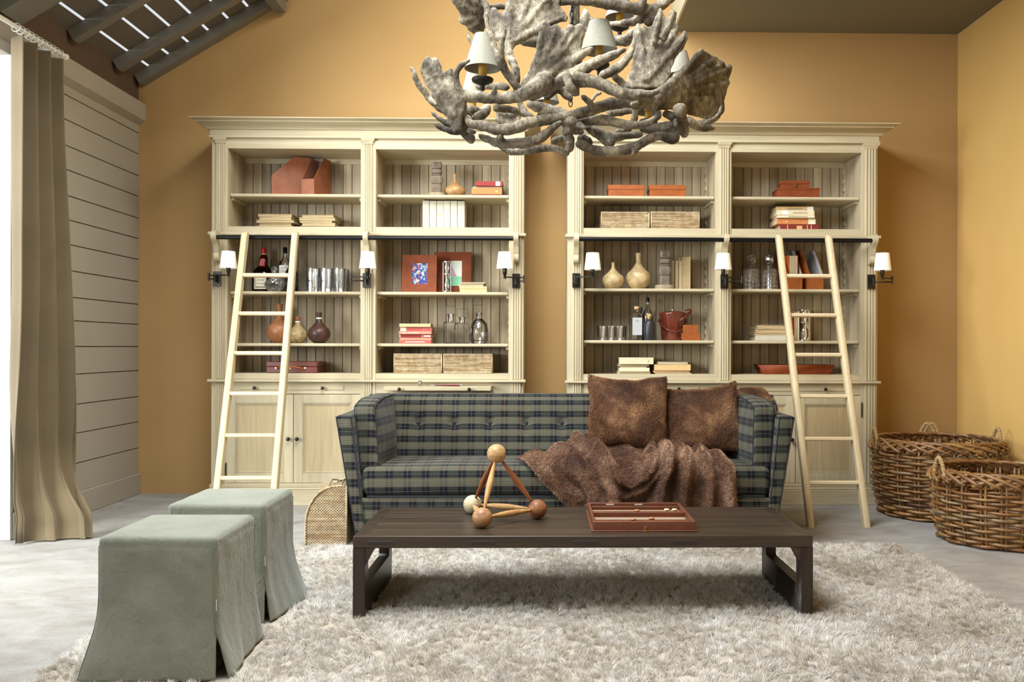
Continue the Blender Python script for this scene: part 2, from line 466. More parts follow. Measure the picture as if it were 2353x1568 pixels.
# ================================================================= BOOKCASES
YF = 6.30          # face of the stiles
YS = 6.335         # front edge of the shelves
YI = 6.665         # face of the inner back boards
YE = 6.775         # rear of the case
SH = {}            # shelf heights, world
def bookcase(tagname, label, px):
    """px: pixel measurements on the photograph"""
    ref = px['ref']
    xx = lambda p, y=700: X(p, y, YF)
    zz = lambda p, Y=YF: Z(ref, p, Y)
    xl, xr = xx(px['l']), xx(px['r'])
    T = thing('library_bookcase', label, 'bookcase', ((xl+xr)/2, 6.5, 0))
    ztop = zz(px['top'], YF-.10); zcb = zz(px['corn_b'], YF-.02); zfr = zz(px['frieze_b']); zo = zz(px['open'])
    zled, zled2 = zz(px['ledge'][0], YF-.03), zz(px['ledge'][1], YF-.03)
    zl2a, zl2b = zz(px['ledge2'][0], YF-.03), zz(px['ledge2'][1], YF-.03)
    # cornice profile, mitred at both sides: rings of (projection, z)
    h = ztop-zcb
    prof = [(.0, zcb-.002), (.022, zcb), (.024, zcb+h*.08), (.03, zcb+h*.14), (.05, zcb+h*.40), (.075, zcb+h*.58), (.082, zcb+h*.62), (.084, zcb+h*.70), (.10, zcb+h*.82), (.112, zcb+h*.9), (.114, ztop), (.0, ztop)]
    vs = []
    for p, z in prof: vs += [(xl-p, YE, z), (xl-p, YF-p, z), (xr+p, YF-p, z), (xr+p, YE, z)]
    n = len(prof); fs = []
    for i in range(n-1):
        for k in range(3): fs.append((i*4+k, i*4+k+1, i*4+k+5, i*4+k+4))
    fs.append(((n-1)*4, (n-1)*4+1, (n-1)*4+2, (n-1)*4+3)); fs.append((0, 3, 2, 1))
    MB().add(vs, fs).build('cornice', M['oakx'], T, angle=40)
    mb = MB().box(xl-.004, xr+.004, YF-.012, YE, zfr+.012, zcb, .002)
    mb.box(xl-.012, xr+.012, YF-.022, YE, zfr-.002, zfr+.012, .004)
    mb.build('frieze', M['oakx'], T)
    MB().box(xl+.02, xr-.02, YF+.002, YF+.03, zo, zfr-.001, .002).build('top_rail', M['oakx'], T)
    # carcass: sides + mid partition + top board
    b = px['bays']
    bl = [(xx(q[0]), xx(q[1])) for q in b]
    for (a, c) in ((xl+.002, xl+.03), (bl[0][1]+.003, bl[1][0]-.003), (xr-.03, xr-.002)):
        MB().box(a, c, YF+.015, YE, .02, zfr, .001).build('side_panel', M['oak'], T)
    for (a, c) in bl:
        # inner linings of each bay
        MB().box(a-.022, a, YF+.034, YE, zl2b, zo, 0).build('bay_lining', M['oakback'], T)
        MB().box(c, c+.022, YF+.034, YE, zl2b, zo, 0).build('bay_lining', M['oakback'], T)
        MB().box(a-.02, c+.02, YF+.03, YE, zo+.002, zo+.02).build('bay_top', M['oakx'], T)
        # tongue and groove back boards
        mb = MB(); bw = .0655; nb = int((c-a)/bw)+1
        ox = px['bo'] * bw
        xs = a-ox
        while xs < c:
            q0, q1 = max(a-.01, xs+.0020), min(c+.01, xs+bw-.0020)
            if q1 > q0: mb.box(q0, q1, YI, YI+.0135, zl2b, zo+.01, .002)
            xs += bw
        mb.box(a-.01, c+.01, YI+.0145, YI+.02, zl2b, zo+.01)
        mb.build('back_panel', M['oakback'], T, angle=20)
        MB().box(a, c, YI-.012, YI, zo-.035, zo+.004, .001).build('back_rail', M['oakx'], T)
    # face stiles and fluted pilasters
    for k, (pa, pb, c0, c1, s0, s1) in enumerate(px['pil']):
        # pa..pb fluted column, c0..c1 cap, s0..s1 flat face behind
        a, c = xx(pa), xx(pb); f0, f1 = xx(s0), xx(s1)
        MB().box(f0, f1, YF+.001, YF+.032, .145, zfr-.001, .001).build('stile', M['oak'], T)
        for (q0, q1) in ((zled+.001, zfr-.036), (zl2a+.001, zled2-.001), (.147, zl2b-.001)):
            mb = MB(); nf = 4; w = (c-a)/nf
            for i in range(nf):
                mb.box(a+i*w+.0025, a+(i+1)*w-.0025, YF-.013, YF+.002, q0, q1, .003)
            mb.box(a, c, YF-.006, YF+.001, q0, q1)
            mb.build('pilaster', M['oak'], T)
        x0_, x1_ = xx(c0), xx(c1); zc_ = zfr-.002
        pr = [(0, zc_-.036), (0, zc_-.026), (.006, zc_-.018), (.012, zc_-.008), (.013, zc_)]
        vs = []
        for p, z in pr: vs += [(a-.004-p, YF+.001, z), (a-.004-p, YF-.014-p, z), (c+.004+p, YF-.014-p, z), (c+.004+p, YF+.001, z)]
        fs = []
        for i in range(4):
            for q in range(3): fs.append((i*4+q, i*4+q+1, i*4+q+5, i*4+q+4))
        fs += [(0, 3, 2, 1), (16, 17, 18, 19)]
        MB().add(vs, fs).build('pilaster_cap', M['oak'], T, angle=50)
    # ledges
    MB().box(xl-.014, xr+.014, YF-.03, YF+.03, zled2, zled, .004).build('ledge', M['oakx'], T)
    MB().box(xl-.014, xr+.014, YF-.034, YF+.03, zl2b, zl2a, .004).build('ledge', M['oakx'], T)
    # shelves and rails under the fixed ones
    s = px['sh']
    zsh = [Z(ref, q, YS) for q in s]
    SH[tagname] = zsh
    for bi, (a, c) in enumerate(bl):
        for i, z in enumerate(zsh):
            fixed = i in (1, 4)
            th = .022
            MB().box(a-.001, c+.001, (YF+.0285 if fixed else YS), YI-.001, z-th, z, .006 if not fixed else .002).build('shelf', M['oakx'], T)
            if fixed:
                zb_ = zled if i == 1 else zl2a
                MB().box(a-.004, c+.004, YF+.004, YF+.028, zb_+.001, z, .002).build('shelf_rail', M['oakx'], T)
            else:
                # batten that carries the shelf
                MB().box(c-.018, c, YS+.03, YI-.01, z-th-.02, z-th-.001).build('shelf_batten', M['oak'], T)
                MB().box(a, a+.018, YS+.03, YI-.01, z-th-.02, z-th-.001).build('shelf_batten', M['oak'], T)
    # notched strips at the rear right of each bay
    for (a, c) in bl:
        z = zl2b+.1; ol = [(c-.001, zo-.04), (c-.001, zl2b+.08), (c-.007, zl2b+.08)]
        while z < zo-.08:
            ol += [(c-.007, z), (c-.016, z), (c-.016, z+.03), (c-.007, z+.03)]; z += .062
        ol.append((c-.007, zo-.04))
        mb = MB().prism(ol, YI-.05, YI-.014, 'y')
        mb.build('notched_strip', M['oak'], T)
    # lower cabinet
    zd0, zd1 = zz(px['door'][0]), zz(px['door'][1])
    for bi, (a, c) in enumerate(bl):
        a2, c2 = a-.012, c+.008
        MB().box(a2, c2, YF+.006, YF+.03, zd0+.002, zl2b-.001, .001).build('drawer_rail', M['oakx'], T)
        # pull-out slide
        zs0, zs1 = zz(px['slide'][0]), zz(px['slide'][1])
        w = c-a; xa, xc = a+w*.09, c-w*.12
        out = px['out'][bi]
        sl_ = MB()
        if out: sl_.box(xa, xc, YF-out, YF+.004, zs1+.006, zs0, .002); 
        else:
            sl_.box(xa+.004, xc-.004, YF-.001, YF+.01, zs1+.004, zs0-.004, .001)
            sl_.box(xa, xc, YF+.003, YF+.0065, zs1, zs0)
        so = sl_.build('pull_out_slide', M['oakx'], T)
        yk = YF-out
        if out: so['label'] = 'pulled out slide'
        for f in (.15, .80):
            kx = xa+(xc-xa)*f; kz = (zs0+zs1)/2
            MB().lathe([(.0, -.001), (.006, -.001), (.005, .012), (.011, .018), (.0125, .026), (.009, .032), (0, .034)], 14).xf(Matrix.Translation((kx, yk, kz)) @ Matrix.Rotation(PI/2, 4, 'X')).build('knob', M['iron'], so)
        # two doors
        mid = (a2+c2)/2
        for di, (d0, d1) in enumerate(((a2+.003, mid-.002), (mid+.002, c2-.003))):
            st = .062
            mb = MB()
            mb.box(d0, d0+st, YF, YF+.022, zd1+.003, zd0-.002, .002); mb.box(d1-st, d1, YF, YF+.022, zd1+.003, zd0-.002, .002)
            mb.box(d0+st, d1-st, YF+.001, YF+.021, zd0-st, zd0-.002, .002); mb.box(d0+st, d1-st, YF+.001, YF+.021, zd1+.003, zd1+.003+st, .002)
            do = mb.build('door', M['oak'], T)
            mb = MB()
            p0, p1, q0, q1 = d0+st, d1-st, zd1+st+.003, zd0-st
            for k, (ins, dy) in enumerate(((0, .003), (.008, .007))):
                w2 = .007
                for bx in ((p0+ins, p0+ins+w2, q0+ins, q1-ins), (p1-ins-w2, p1-ins, q0+ins, q1-ins), (p0+ins+w2, p1-ins-w2, q0+ins, q0+ins+w2), (p0+ins+w2, p1-ins-w2, q1-ins-w2, q1-ins)):
                    mb.box(bx[0], bx[1], YF+dy, YF+.018, bx[2], bx[3], .002)
            mb.build('moulding', M['oak'], do)
            MB().box(p0, p1, YF+.012, YF+.018, q0, q1).build('door_panel', M['oakpanel'], do)
            kx = (d1-.028) if di == 0 else (d0+.028); kz = (zd0+zd1)/2
            MB().lathe([(.0, -.001), (.007, -.001), (.006, .012), (.013, .019), (.0145, .028), (.010, .035), (0, .037)], 14).xf(Matrix.Translation((kx, YF, kz)) @ Matrix.Rotation(PI/2, 4, 'X')).build('knob', M['iron'], do)
            hx = d0-.001 if di == 0 else d1+.001
            for hz in (zd1+.09, zd0-.10):
                MB().tube([(hx, YF-.004, hz-.045), (hx, YF-.004, hz+.045)], .005, 8).ball((hx, YF-.004, hz+.05), .0045, 8, 6).ball((hx, YF-.004, hz-.05), .0045, 8, 6).build('hinge', M['iron'], do)
    MB().box(xl+.02, xr-.02, YF+.002, YF+.03, .115, zd1+.001, .002).build('bottom_rail', M['oakx'], T)
    mb = MB().box(xl-.012, xr+.012, YF-.028, YE, 0, .108, .003).box(xl-.006, xr+.006, YF-.02, YE, .108, .122, .006).box(xl-.002, xr+.002, YF-.014, YE, .122, .146, .003)
    mb.build('plinth', M['oakx'], T)
    # ladder rail on scrolled brackets
    zr = zz(px['rod'], YF-.10); yr = YF-.10
    rx = px['rodx']
    MB().tube([(X(rx[0], 548, yr), yr, zr), (X(rx[1], 550, yr), yr, zr)], .0145, 16).build('ladder_rail', M['black'], T, angle=60)
    for bx in px['br']:
        c = X(bx, 560, YF-.06); w = .017
        zt = zled+.001
        pts = []
        prof = [(0, zt-.008), (-.035, zt-.008), (-.085, zt+.0), (-.115, zt-.02), (-.118, zt-.045), (-.10, zt-.068), (-.075, zt-.085), (-.06, zt-.11), (-.055, zt-.135), (-.046, zt-.150), (-.052, zt-.165), (-.045, zt-.19), (-.03, zt-.205), (0, zt-.205)]
        MB().prism([(YF-.013+p, z) for p, z in prof], c-w, c+w, 'x').build('rail_bracket', M['oak'], T, angle=50)
    return T, bl, zr, yr

CL = dict(ref=840, l=484, r=1204, top=271, corn_b=298.5, frieze_b=319, open=343, ledge=(534, 541.5), ledge2=(872.5, 879),
          bays=((523.5, 827), (863.6, 1168)), bo=.15,
          pil=((496, 516, 490, 519, 486, 522.5), (836, 855.5, 831, 859, 828, 863), (1176, 1198, 1172, 1203, 1169, 1203)),
          sh=(446.5, 523, 670.5, 789.5, 858.5), door=(906.5, 1111), slide=(886.5, 897.5), out=(0, .16), rod=547, rodx=(496, 1192), br=(497, 843, 1186))
CR = dict(ref=1660, l=1303, r=2017, top=280.5, corn_b=309, frieze_b=328, open=349.5, ledge=(539.5, 547), ledge2=(876, 882),
          bays=((1341, 1643.6), (1680.4, 1978.5)), bo=.55,
          pil=((1316, 1337, 1311, 1341, 1304, 1340.5), (1653, 1674.5, 1648.5, 1679, 1644.5, 1680), (1986, 2012.5, 1981, 2015, 1979.5, 2016)),
          sh=(451.5, 527, 664, 783, 861), door=(909, 1112), slide=(889, 900), out=(0, 0), rod=551.5, rodx=(1326, 2003), br=(1324, 1666, 2005))
BL, bayL, zrL, yrL = bookcase('L', 'pale oak library bookcase nearest the planked wall, with the corkscrew on its pulled out slide', CL)
BR, bayR, zrR, yrR = bookcase('R', 'pale oak library bookcase behind the fur cushions, nearest the rattan baskets', CR)

# ================================================================= LADDERS
def ladder(label, pxt, feet, zr, yr, rungs):
    """pxt: photo x of both stile tops; feet: photo x of both feet at y=1212"""
    f0 = atz(feet[0], 1212, 0); f1 = atz(feet[1], 1212, 0)
    yt = yr-.045; zt = zr+.028
    t0 = X(pxt[0], 550, yt); t1 = X(pxt[1], 550, yt)
    yfoot = 5.52
    T = thing('library_ladder', label, 'ladder', ((f0.x+f1.x)/2, yfoot, 0))
    fx0, fx1 = X(feet[0], 1212, yfoot), X(feet[1], 1212, yfoot)
    def stile(fx, tx):
        mb = MB(); n = 14
        foot = Vector((fx, yfoot, 0)); top = Vector((tx, yt, zt))
        d = (top-foot); L = d.length; d.normalize()
        sx = Vector((1, 0, 0)); sy = d.cross(sx).normalized()*-1
        w, dp = .019, .030
        c = .006
        prof = [(-w, -dp+c), (-w+c, -dp), (w-c, -dp), (w, -dp+c), (w, dp-c), (w-c, dp), (-w+c, dp), (-w, dp-c)]
        vs = []; fs = []
        stations = [0, .3, .6, .9] + [1-.02*(1-math.sin(a)) for a in (.2, .5, .8, 1.1, 1.35, 1.57)]
        stations = [(0, 1), (.5, 1), (.975, 1), (.983, .97), (.99, .88), (.995, .72), (.999, .45), (1, .2)]
        for s_, k in stations:
            p = foot+d*(L*s_)
            for a, b in prof: vs.append(p+sx*a+sy*b*k)
        for v in vs[:8]: v.z = max(0, v.z*0)
        for i in range(len(stations)-1):
            for k in range(8): fs.append((i*8+k, i*8+(k+1) % 8, i*8+8+(k+1) % 8, i*8+8+k))
        fs += [list(range(8))[::-1], [(len(stations)-1)*8+k for k in range(8)]]
        return mb.add(vs, fs)
    stile(fx0, t0).build('stile', M['ladder'], T, angle=45); stile(fx1, t1).build('stile', M['ladder'], T, angle=45)
    for py in rungs:
        # intersect with the ladder plane
        d = ray((pxt[0]+feet[0])/2+50, py)
        # plane through feet/top: y = yfoot + (yt-yfoot)*z/zt
        k = (yt-yfoot)/zt
        tt = (yfoot+k*CAMZ)/(d.y-k*d.z); z = CAMZ+d.z*tt; y = d.y*tt
        f = z/zt; xa = fx0+(t0-fx0)*f; xb = fx1+(t1-fx1)*f
        mb = MB().box(xa+.012, xb-.012, -.022, .022, -.0125, .0125, .006)
        mb.xf(Matrix.Translation((0, y, z)) @ Matrix.Rotation(-.06, 4, 'X')).build('rung', M['rung'], T)
    for tx in (t0, t1):
        mb = MB().tube([(tx-.012, yr, zr+.021), (tx+.012, yr, zr+.021)], .008, 8)
        mb = MB().lathe([(.0155, -.012), (.022, -.012), (.022, .012), (.0155, .012)], 20, closed=True).xf(Matrix.Translation((tx+.034, yr, zr)) @ Matrix.Rotation(PI/2, 4, 'Y'))
        mb.tube([(tx+.034, yr, zr), (tx+.034, yr, zr)], .001, 4)
        mb = MB().lathe([(.0155, -.009), (.0215, -.009), (.0215, .009), (.0155, .009)], 20, closed=True).xf(Matrix.Translation((tx, yr, zr)) @ Matrix.Rotation(PI/2, 4, 'Y'))
        mb.build('rail_hook', M['black'], T)
    return T
ladder('light wooden ladder leaning on the rail of the bookcase nearest the planked wall', (564, 679), (490, 624), zrL, yrL, (633, 721, 812, 905, 1001, 1099))
ladder('wooden ladder leaning on the rail beside the crystal decanters, its feet near the rattan baskets', (1789, 1903), (1862, 1991), zrR, yrR, (635, 725, 816, 911, 1009, 1110))

# ================================================================= SWING ARM SCONCES
M['shade'] = NT('white_linen_shade').m
t = NT('white_linen_shade2'); t.set(.8, 0, .2); t.base(C(250, 248, 238)); t.b.inputs['Emission Color'].default_value = C(255, 240, 215); t.b.inputs['Emission Strength'].default_value = .18
t.b.inputs['Subsurface Weight'].default_value = .0; M['shade'] = t.m
def sconce(label, plate, shade, elbow, zp_, zsh_):
    """plate px x; shade px x (centre); elbow px x; zp_ plate centre py; zsh_ = (top, bottom) of the shade"""
    yp = YF-.016
    xp_ = X(plate, zp_, yp); z = Z(plate, zp_, yp)
    T = thing('wall_sconce', label, 'wall lamp', (xp_, yp, z), group='swing arm sconces on the bookcase pilasters')
    MB().box(xp_-.027, xp_+.027, yp-.012, yp, z-.05, z+.05, .002).build('backplate', M['iron'], T)
    MB().box(xp_-.011, xp_+.011, yp-.024, yp-.012, z-.035, z+.035, .002).build('mount', M['iron'], T)
    ys = yp-.115
    xs_ = X(shade, 610, ys); xe = X(elbow, zp_, yp-.07)
    z1_ = z+.018; z0_ = z-.005
    arm = MB().tube([(xp_, yp-.02, z0_), (xp_, yp-.045, z0_), (xe, yp-.07, z0_)], .0045, 8)
    arm.tube([(xe, yp-.07, z0_-.014), (xe, yp-.07, z1_+.016)], .007, 10)
    arm.tube([(xe, yp-.07, z1_), (xs_, ys, z1_)], .0045, 8)
    arm.tube([(xp_, yp-.045, z0_-.02), (xp_, yp-.045, z0_+.03)], .008, 10)
    arm.build('swing_arm', M['iron'], T, angle=60)
    zb_, zt_ = Z(shade, zsh_[1], ys), Z(shade, zsh_[0], ys)
    MB().lathe([(.009, z1_-.012), (.009, z1_+.014), (.013, z1_+.018), (.015, z1_+.04), (.0145, zb_+.03), (.008, zb_+.034)], 14, (xs_, ys, 0)).build('lamp_holder', M['iron'], T, angle=50)
    rb, rt = .0575, .044
    MB().lathe([(rb, zb_), (rt, zt_), (rt-.002, zt_), (rb-.002, zb_)], 32, (xs_, ys, 0), closed=True).build('lamp_shade', M['shade'], T, angle=60)
    MB().lathe([(.004, zb_+.03), (.011, zb_+.04), (.012, zb_+.07), (.004, zb_+.085), (0, zb_+.086)], 12, (xs_, ys, 0)).build('bulb', M['white'], T)
    return T
sconce('swing arm sconce on the outer pilaster beside the planked wall, shade beside the ladder stile', 499, 525, 480, 641, (578, 617))
sconce('swing arm sconce on the middle pilaster between the gridded tumblers and the leather picture frames', 843, 845, 806, 645, (579, 617.5))
sconce('swing arm sconce right of the leather picture frames, its elbow pointing right', 1186, 1160, 1203, 646, (579.5, 618))
sconce('swing arm sconce left of the pale gourd vases, arm reaching over the shelf', 1324, 1362, 1320, 645, (581.5, 620.5))
sconce('swing arm sconce on the middle pilaster left of the crystal decanters', 1664, 1662, 1705, 647, (582.5, 620))
sconce('swing arm sconce furthest right, hanging past the bookcase against the ochre wall', 2001, 2028, 2050, 648, (582, 622))
# ================================================================= PLAID SOFA
def plaid(name):
    t = NT(name); t.set(.92, 0, .1, .1)
    sep = t.n('ShaderNodeSeparateXYZ'); t.l(t.co.outputs['UV'], sep.inputs[0])
    u = t.math('FRACT', t.math('MULTIPLY', sep.outputs[0], 1/.100)); v = t.math('FRACT', t.math('MULTIPLY', sep.outputs[1], 1/.094))
    gl, gd, nv, pk, dk, wh = C(70, 70, 62), C(42, 46, 43), C(10, 14, 34), C(128, 80, 72), C(25, 30, 29), C(128, 132, 130)
    bl = C(122, 118, 98)
    wu = t.ramp(u, [(0, gl), (.06, gd), (.09, gl), (.16, gd), (.19, gl), (.26, gd), (.29, gl), (.33, nv), (.43, gd), (.445, nv), (.515, pk), (.545, nv), (.62, gd), (.635, nv), (.74, gl), (.78, gd), (.81, gl), (.90, gd), (.93, gl)], 'CONSTANT')
    wv = t.ramp(v, [(0, bl), (.05, dk), (.07, bl), (.17, dk), (.19, bl), (.27, dk), (.285, bl), (.38, dk), (.40, bl), (.46, dk), (.70, wh), (.718, dk), (.94, bl), (.96, dk), (.975, bl)], 'CONSTANT')
    m = t.mix(.5, wu, wv)
    mp = t.mapping((1, 1, 1), 'UV', (0, 0, .8)); 
    wt = t.n('ShaderNodeTexWave'); wt.inputs['Scale'].default_value = 160; wt.inputs['Distortion'].default_value = 1.5; t.l(mp, wt.inputs[0])
    m2 = t.mix(.5, m, t.ramp(wt.outputs['Fac'], [(.2, (.62, .62, .62, 1)), (.8, (1.1, 1.1, 1.1, 1))]), 'MULTIPLY')
    ns = t.noise(t.mapping(), 220, 3, .7)
    m3 = t.mix(.6, m2, t.ramp(ns, [(.3, (.6, .6, .6, 1)), (.7, (1.15, 1.15, 1.15, 1))]), 'MULTIPLY')
    t.base(m3); t.bump(ns, .35, .0012); return t.m
M['plaid'] = plaid('plaid_wool'); M['plaiddk'] = plain('navy_piping', C(30, 36, 44), .85)
SF = 5.0
sxl_t, sxl_b = X(771.5, 957, SF), X(818, 1240, SF); sxr_t, sxr_b = X(1825.5, 957, SF), X(1781, 1240, SF)
zarm = Z(790, 955, SF); zseat0, zseat1 = Z(1300, 1143, SF), .435
SOFA = thing('sofa', 'plaid wool sofa in green and navy with a buttoned back, behind the low dark table', 'sofa', ((sxl_b+sxr_b)/2, 5.4, 0))
def arm(side):
    xt, xb = (sxl_t, sxl_b) if side < 0 else (sxr_t, sxr_b)
    def f(p):
        # p: unit-ish box x thickness (-.045..045), y 4.98..5.78, z .06..zarm
        k = (p.z-.06)/(zarm-.06)
        outer = xb+(xt-xb)*k
        th = .055+.035*k
        u = (p.x+.045)/.09
        x = outer+th*u if side < 0 else outer-th*(1-u)
        y = p.y + .0*k
        z = p.z + (.012*smooth(5.2, 5.7, p.y) if k > .5 else 0)
        return Vector((x, y, z))
    mb = MB().rbox((0, 5.37, (.06+zarm)/2), (.045, .39, (zarm-.06)/2), .018, 12, f)
    o = mb.build('arm', M['plaid'], SOFA, uv=(.013, 0, 0), angle=60)
    # piping round the front face
    xo = lambda z: xb+(xt-xb)*((z-.06)/(zarm-.06))
    th = lambda z: (.055+.035*((z-.06)/(zarm-.06)))*(1 if side < 0 else -1)
    y = 4.984
    pts = [(xo(z)+.004*side*-1, y, z) for z in np.linspace(.07, zarm-.008, 8)]+[(xo(z)+th(z)+.004*side, y, z) for z in np.linspace(zarm-.008, .28, 8)]
    MB().tube(pts, .0042, 6).build('piping', M['plaiddk'], o)
arm(-1); arm(1)
xin0 = X(831, 1143, SF); xin1 = X(1770, 1140, SF)
# base
mb = MB().rbox(((sxl_b+sxr_b)/2, 5.36, .165), ((sxr_b-sxl_b)/2-.01, .365, .098), .015, 30)
mb.build('base', M['plaid'], SOFA, uv=(0, 0, .02), angle=60)
for fx in (sxl_b+.08, sxr_b-.08):
    for fy in (5.06, 5.66): MB().lathe([(.018, 0), (.026, .07)], 12, (fx, fy, 0)).build('foot', M['darkz'], SOFA)
# seat cushion
def seatf(p):
    q = Vector(p)
    u = (p.x-xin0)/(xin1-xin0)
    if p.z > .36:
        q.z += .018*math.sin(PI*max(0, min(1, u)))**.5*math.sin(PI*max(0, min(1, (p.y-4.99)/.55)))**.6 + .004*nz(p.x*3, p.y*4, 1)
    q.y += -.012*math.sin(PI*max(0, min(1, u)))*(1 if p.y < 5.1 else 0)*math.sin(PI*max(0, min(1, (p.z-zseat0)/(zseat1-zseat0))))
    return q
mb = MB().rbox(((xin0+xin1)/2, 5.27, (zseat0+zseat1)/2+.003), ((xin1-xin0)/2+.004, .275, (zseat1-zseat0)/2-.004), .04, 40, seatf)
sc_ = mb.build('seat_cushion', M['plaid'], SOFA, uv=(.03, 0, .035), angle=70)
MB().tube([(xin0+.03, 4.992, zseat0+.006), (xin1-.03, 4.992, zseat0+.006)], .0045, 6).build('piping', M['plaiddk'], sc_)
# back frame and tufted back cushion
zbk = Z(1200, 908, 5.62)
xb0, xb1 = X(846, 912, 5.72), X(1778, 915, 5.72)
def backf(p):
    k = (p.z-.1)/(zbk-.1); q = Vector(p); q.y += .13*k
    e = min(p.x-xb0, xb1-p.x); q.z -= .03*(1-smooth(0, .10, e))*smooth(.4, zbk, p.z)
    return q
MB().rbox(((xb0+xb1)/2, 5.66, (.1+zbk)/2), ((xb1-xb0)/2, .09, (zbk-.1)/2), .045, 36, backf).build('back_frame', M['plaid'], SOFA, uv=(.02, 0, .01), angle=70)
btn_px = [960, 1042, 1125, 1209, 1291]
bxs = [X(p, 974, 5.5) for p in btn_px]; db = (bxs[-1]-bxs[0])/4
bxs = [bxs[0]-db]+bxs+[bxs[-1]+db*k for k in (1, 2, 3, 4, 5)]
zbt = Z(1125, 974, 5.50)
def ybk(x, z):
    k = (z-.42)/(zbk-.42)
    y = 5.462+.11*k
    d = min(abs(x-b) for b in bxs)
    dz = z-zbt
    y += .018*math.exp(-(d*d+dz*dz)/.0009)+.006*math.exp(-(d*d)/.0006)*math.exp(-dz*dz/.01)+.006*math.exp(-dz*dz/.0012)*(1-.5*math.exp(-d*d/.001))
    y += .05*smooth(zbk-.06, zbk+.005, z)**2 - .012*math.sin(PI*max(0, min(1, k)))
    return y
def bs(u, v):
    x = xb0+.03+(xb1-xb0-.06)*u; z = .40+(zbk+.004-.40)*v
    return (x, ybk(x, z), z)
mb = MB().sheet(bs, 260, 44)
bc = mb.build('back_cushion', M['plaid'], SOFA, uv=(.02, 0, .01), angle=180)
for x in bxs[1:]:
    MB().ball((x, ybk(x, zbt)-.005, zbt), .0125, 14, 8, (1, .55, 1)).build('button', M['plaiddk'], bc)
# bolster cushions leaning on the arms
def bolster(side):
    xi = -(0)
    if side < 0: cxb, cxt = X(850, 1092, 5.02), X(833, 932, 5.02)
    else: cxb, cxt = X(1752, 1092, 5.02), X(1762, 945, 5.02)
    z0_, z1_ = Z(850, 1093, 5.02)+.012, Z(833, 934, 5.02)
    def f(p):
        k = (p.z+.18)/.36; q = Vector(p)
        by = math.cos(max(-1, min(1, p.y/.235))*PI/2)*math.cos(max(-1, min(1, p.z/.18))*PI/2)
        q.x = p.x*(1+.55*by)*(.9+.15*k)
        x = cxb+(cxt-cxb)*k + q.x + (.0 if side < 0 else .0)
        y = 5.03+.235+p.y*(1+.02*k)+.035*k
        z = z0_+(z1_-z0_)*k + .012*(1 if p.z > .15 else 0)*math.cos(p.y/.235*PI/2) + .048*(p.y+.235)/.47*smooth(.5, 1, k) + .004*nz(p.x*9, p.y*9, p.z*9)
        return Vector((x - side*.03*smooth(-.1, .24, p.y), y, z))
    mb = MB().rbox((0, 0, 0), (.056, .235, .18), .02, 9, f)
    o = mb.build('bolster_cushion', M['plaid'], SOFA, uv=(.04, 0, .05), angle=70)
    for sx_ in (-1, 1):
        pts = []
        for (a, b) in [(-.222, z) for z in np.linspace(-.165, .165, 8)]+[(y, .172) for y in np.linspace(-.2, .2, 8)]:
            pts.append(f(Vector((sx_*.054, a, b))))
        MB().tube(pts, .0042, 6).build('piping', M['plaiddk'], o)
    return o
bolster(-1); bolster(1)

# ================================================================= FUR
def furmat(name, c0, c1, c2, sc=4.5):
    t = NT(name); t.set(.6, 0, .25, .2)
    a = t.noise(t.mapping(), sc, 3, .6, .4)
    m = t.ramp(a, [(.30, c0), (.48, c1), (.70, c2)])
    r = t.ramp(t.island(), [(0, (.72, .72, .72, 1)), (1, (1.3, 1.27, 1.22, 1))])
    t.base(t.mix(1.0, m, r, 'MULTIPLY')); return t.m
M['fur'] = furmat('brown_fur', C(90, 60, 46), C(142, 103, 80), C(210, 174, 146))
M['furdk'] = furmat('brown_fur_cushion', C(80, 50, 34), C(130, 88, 58), C(196, 150, 106), 6)
M['furbase'] = plain('fur_skin', C(70, 44, 30), .9, var=.3, vscale=10)
def fur_on(obj_name, mb, N, L, comb, mat, parent, seed=1, w=.0016, up=.55):
    P, Nn = sample_mesh(mb.v, mb.f, N, seed)
    g = np.random.default_rng(seed+9)
    comb = np.array(comb)
    cv = comb[None, :]+.35*np.stack([np.sin(P[:, 0]*17+P[:, 2]*9), np.sin(P[:, 1]*13), np.cos(P[:, 0]*11+P[:, 2]*15)], 1)
    cv = cv-Nn*(cv*Nn).sum(1)[:, None]
    D = Nn*up+cv*.8+g.normal(size=P.shape)*.22; D /= np.linalg.norm(D, axis=1)[:, None]
    ll = L*(.6+.6*g.random(N))
    V, Q, T = blades(P-Nn*.001, D, ll, w, np.array([[0, 0, -.25]]), seed)
    return npmesh(obj_name, V, Q, T, mat, parent=parent)
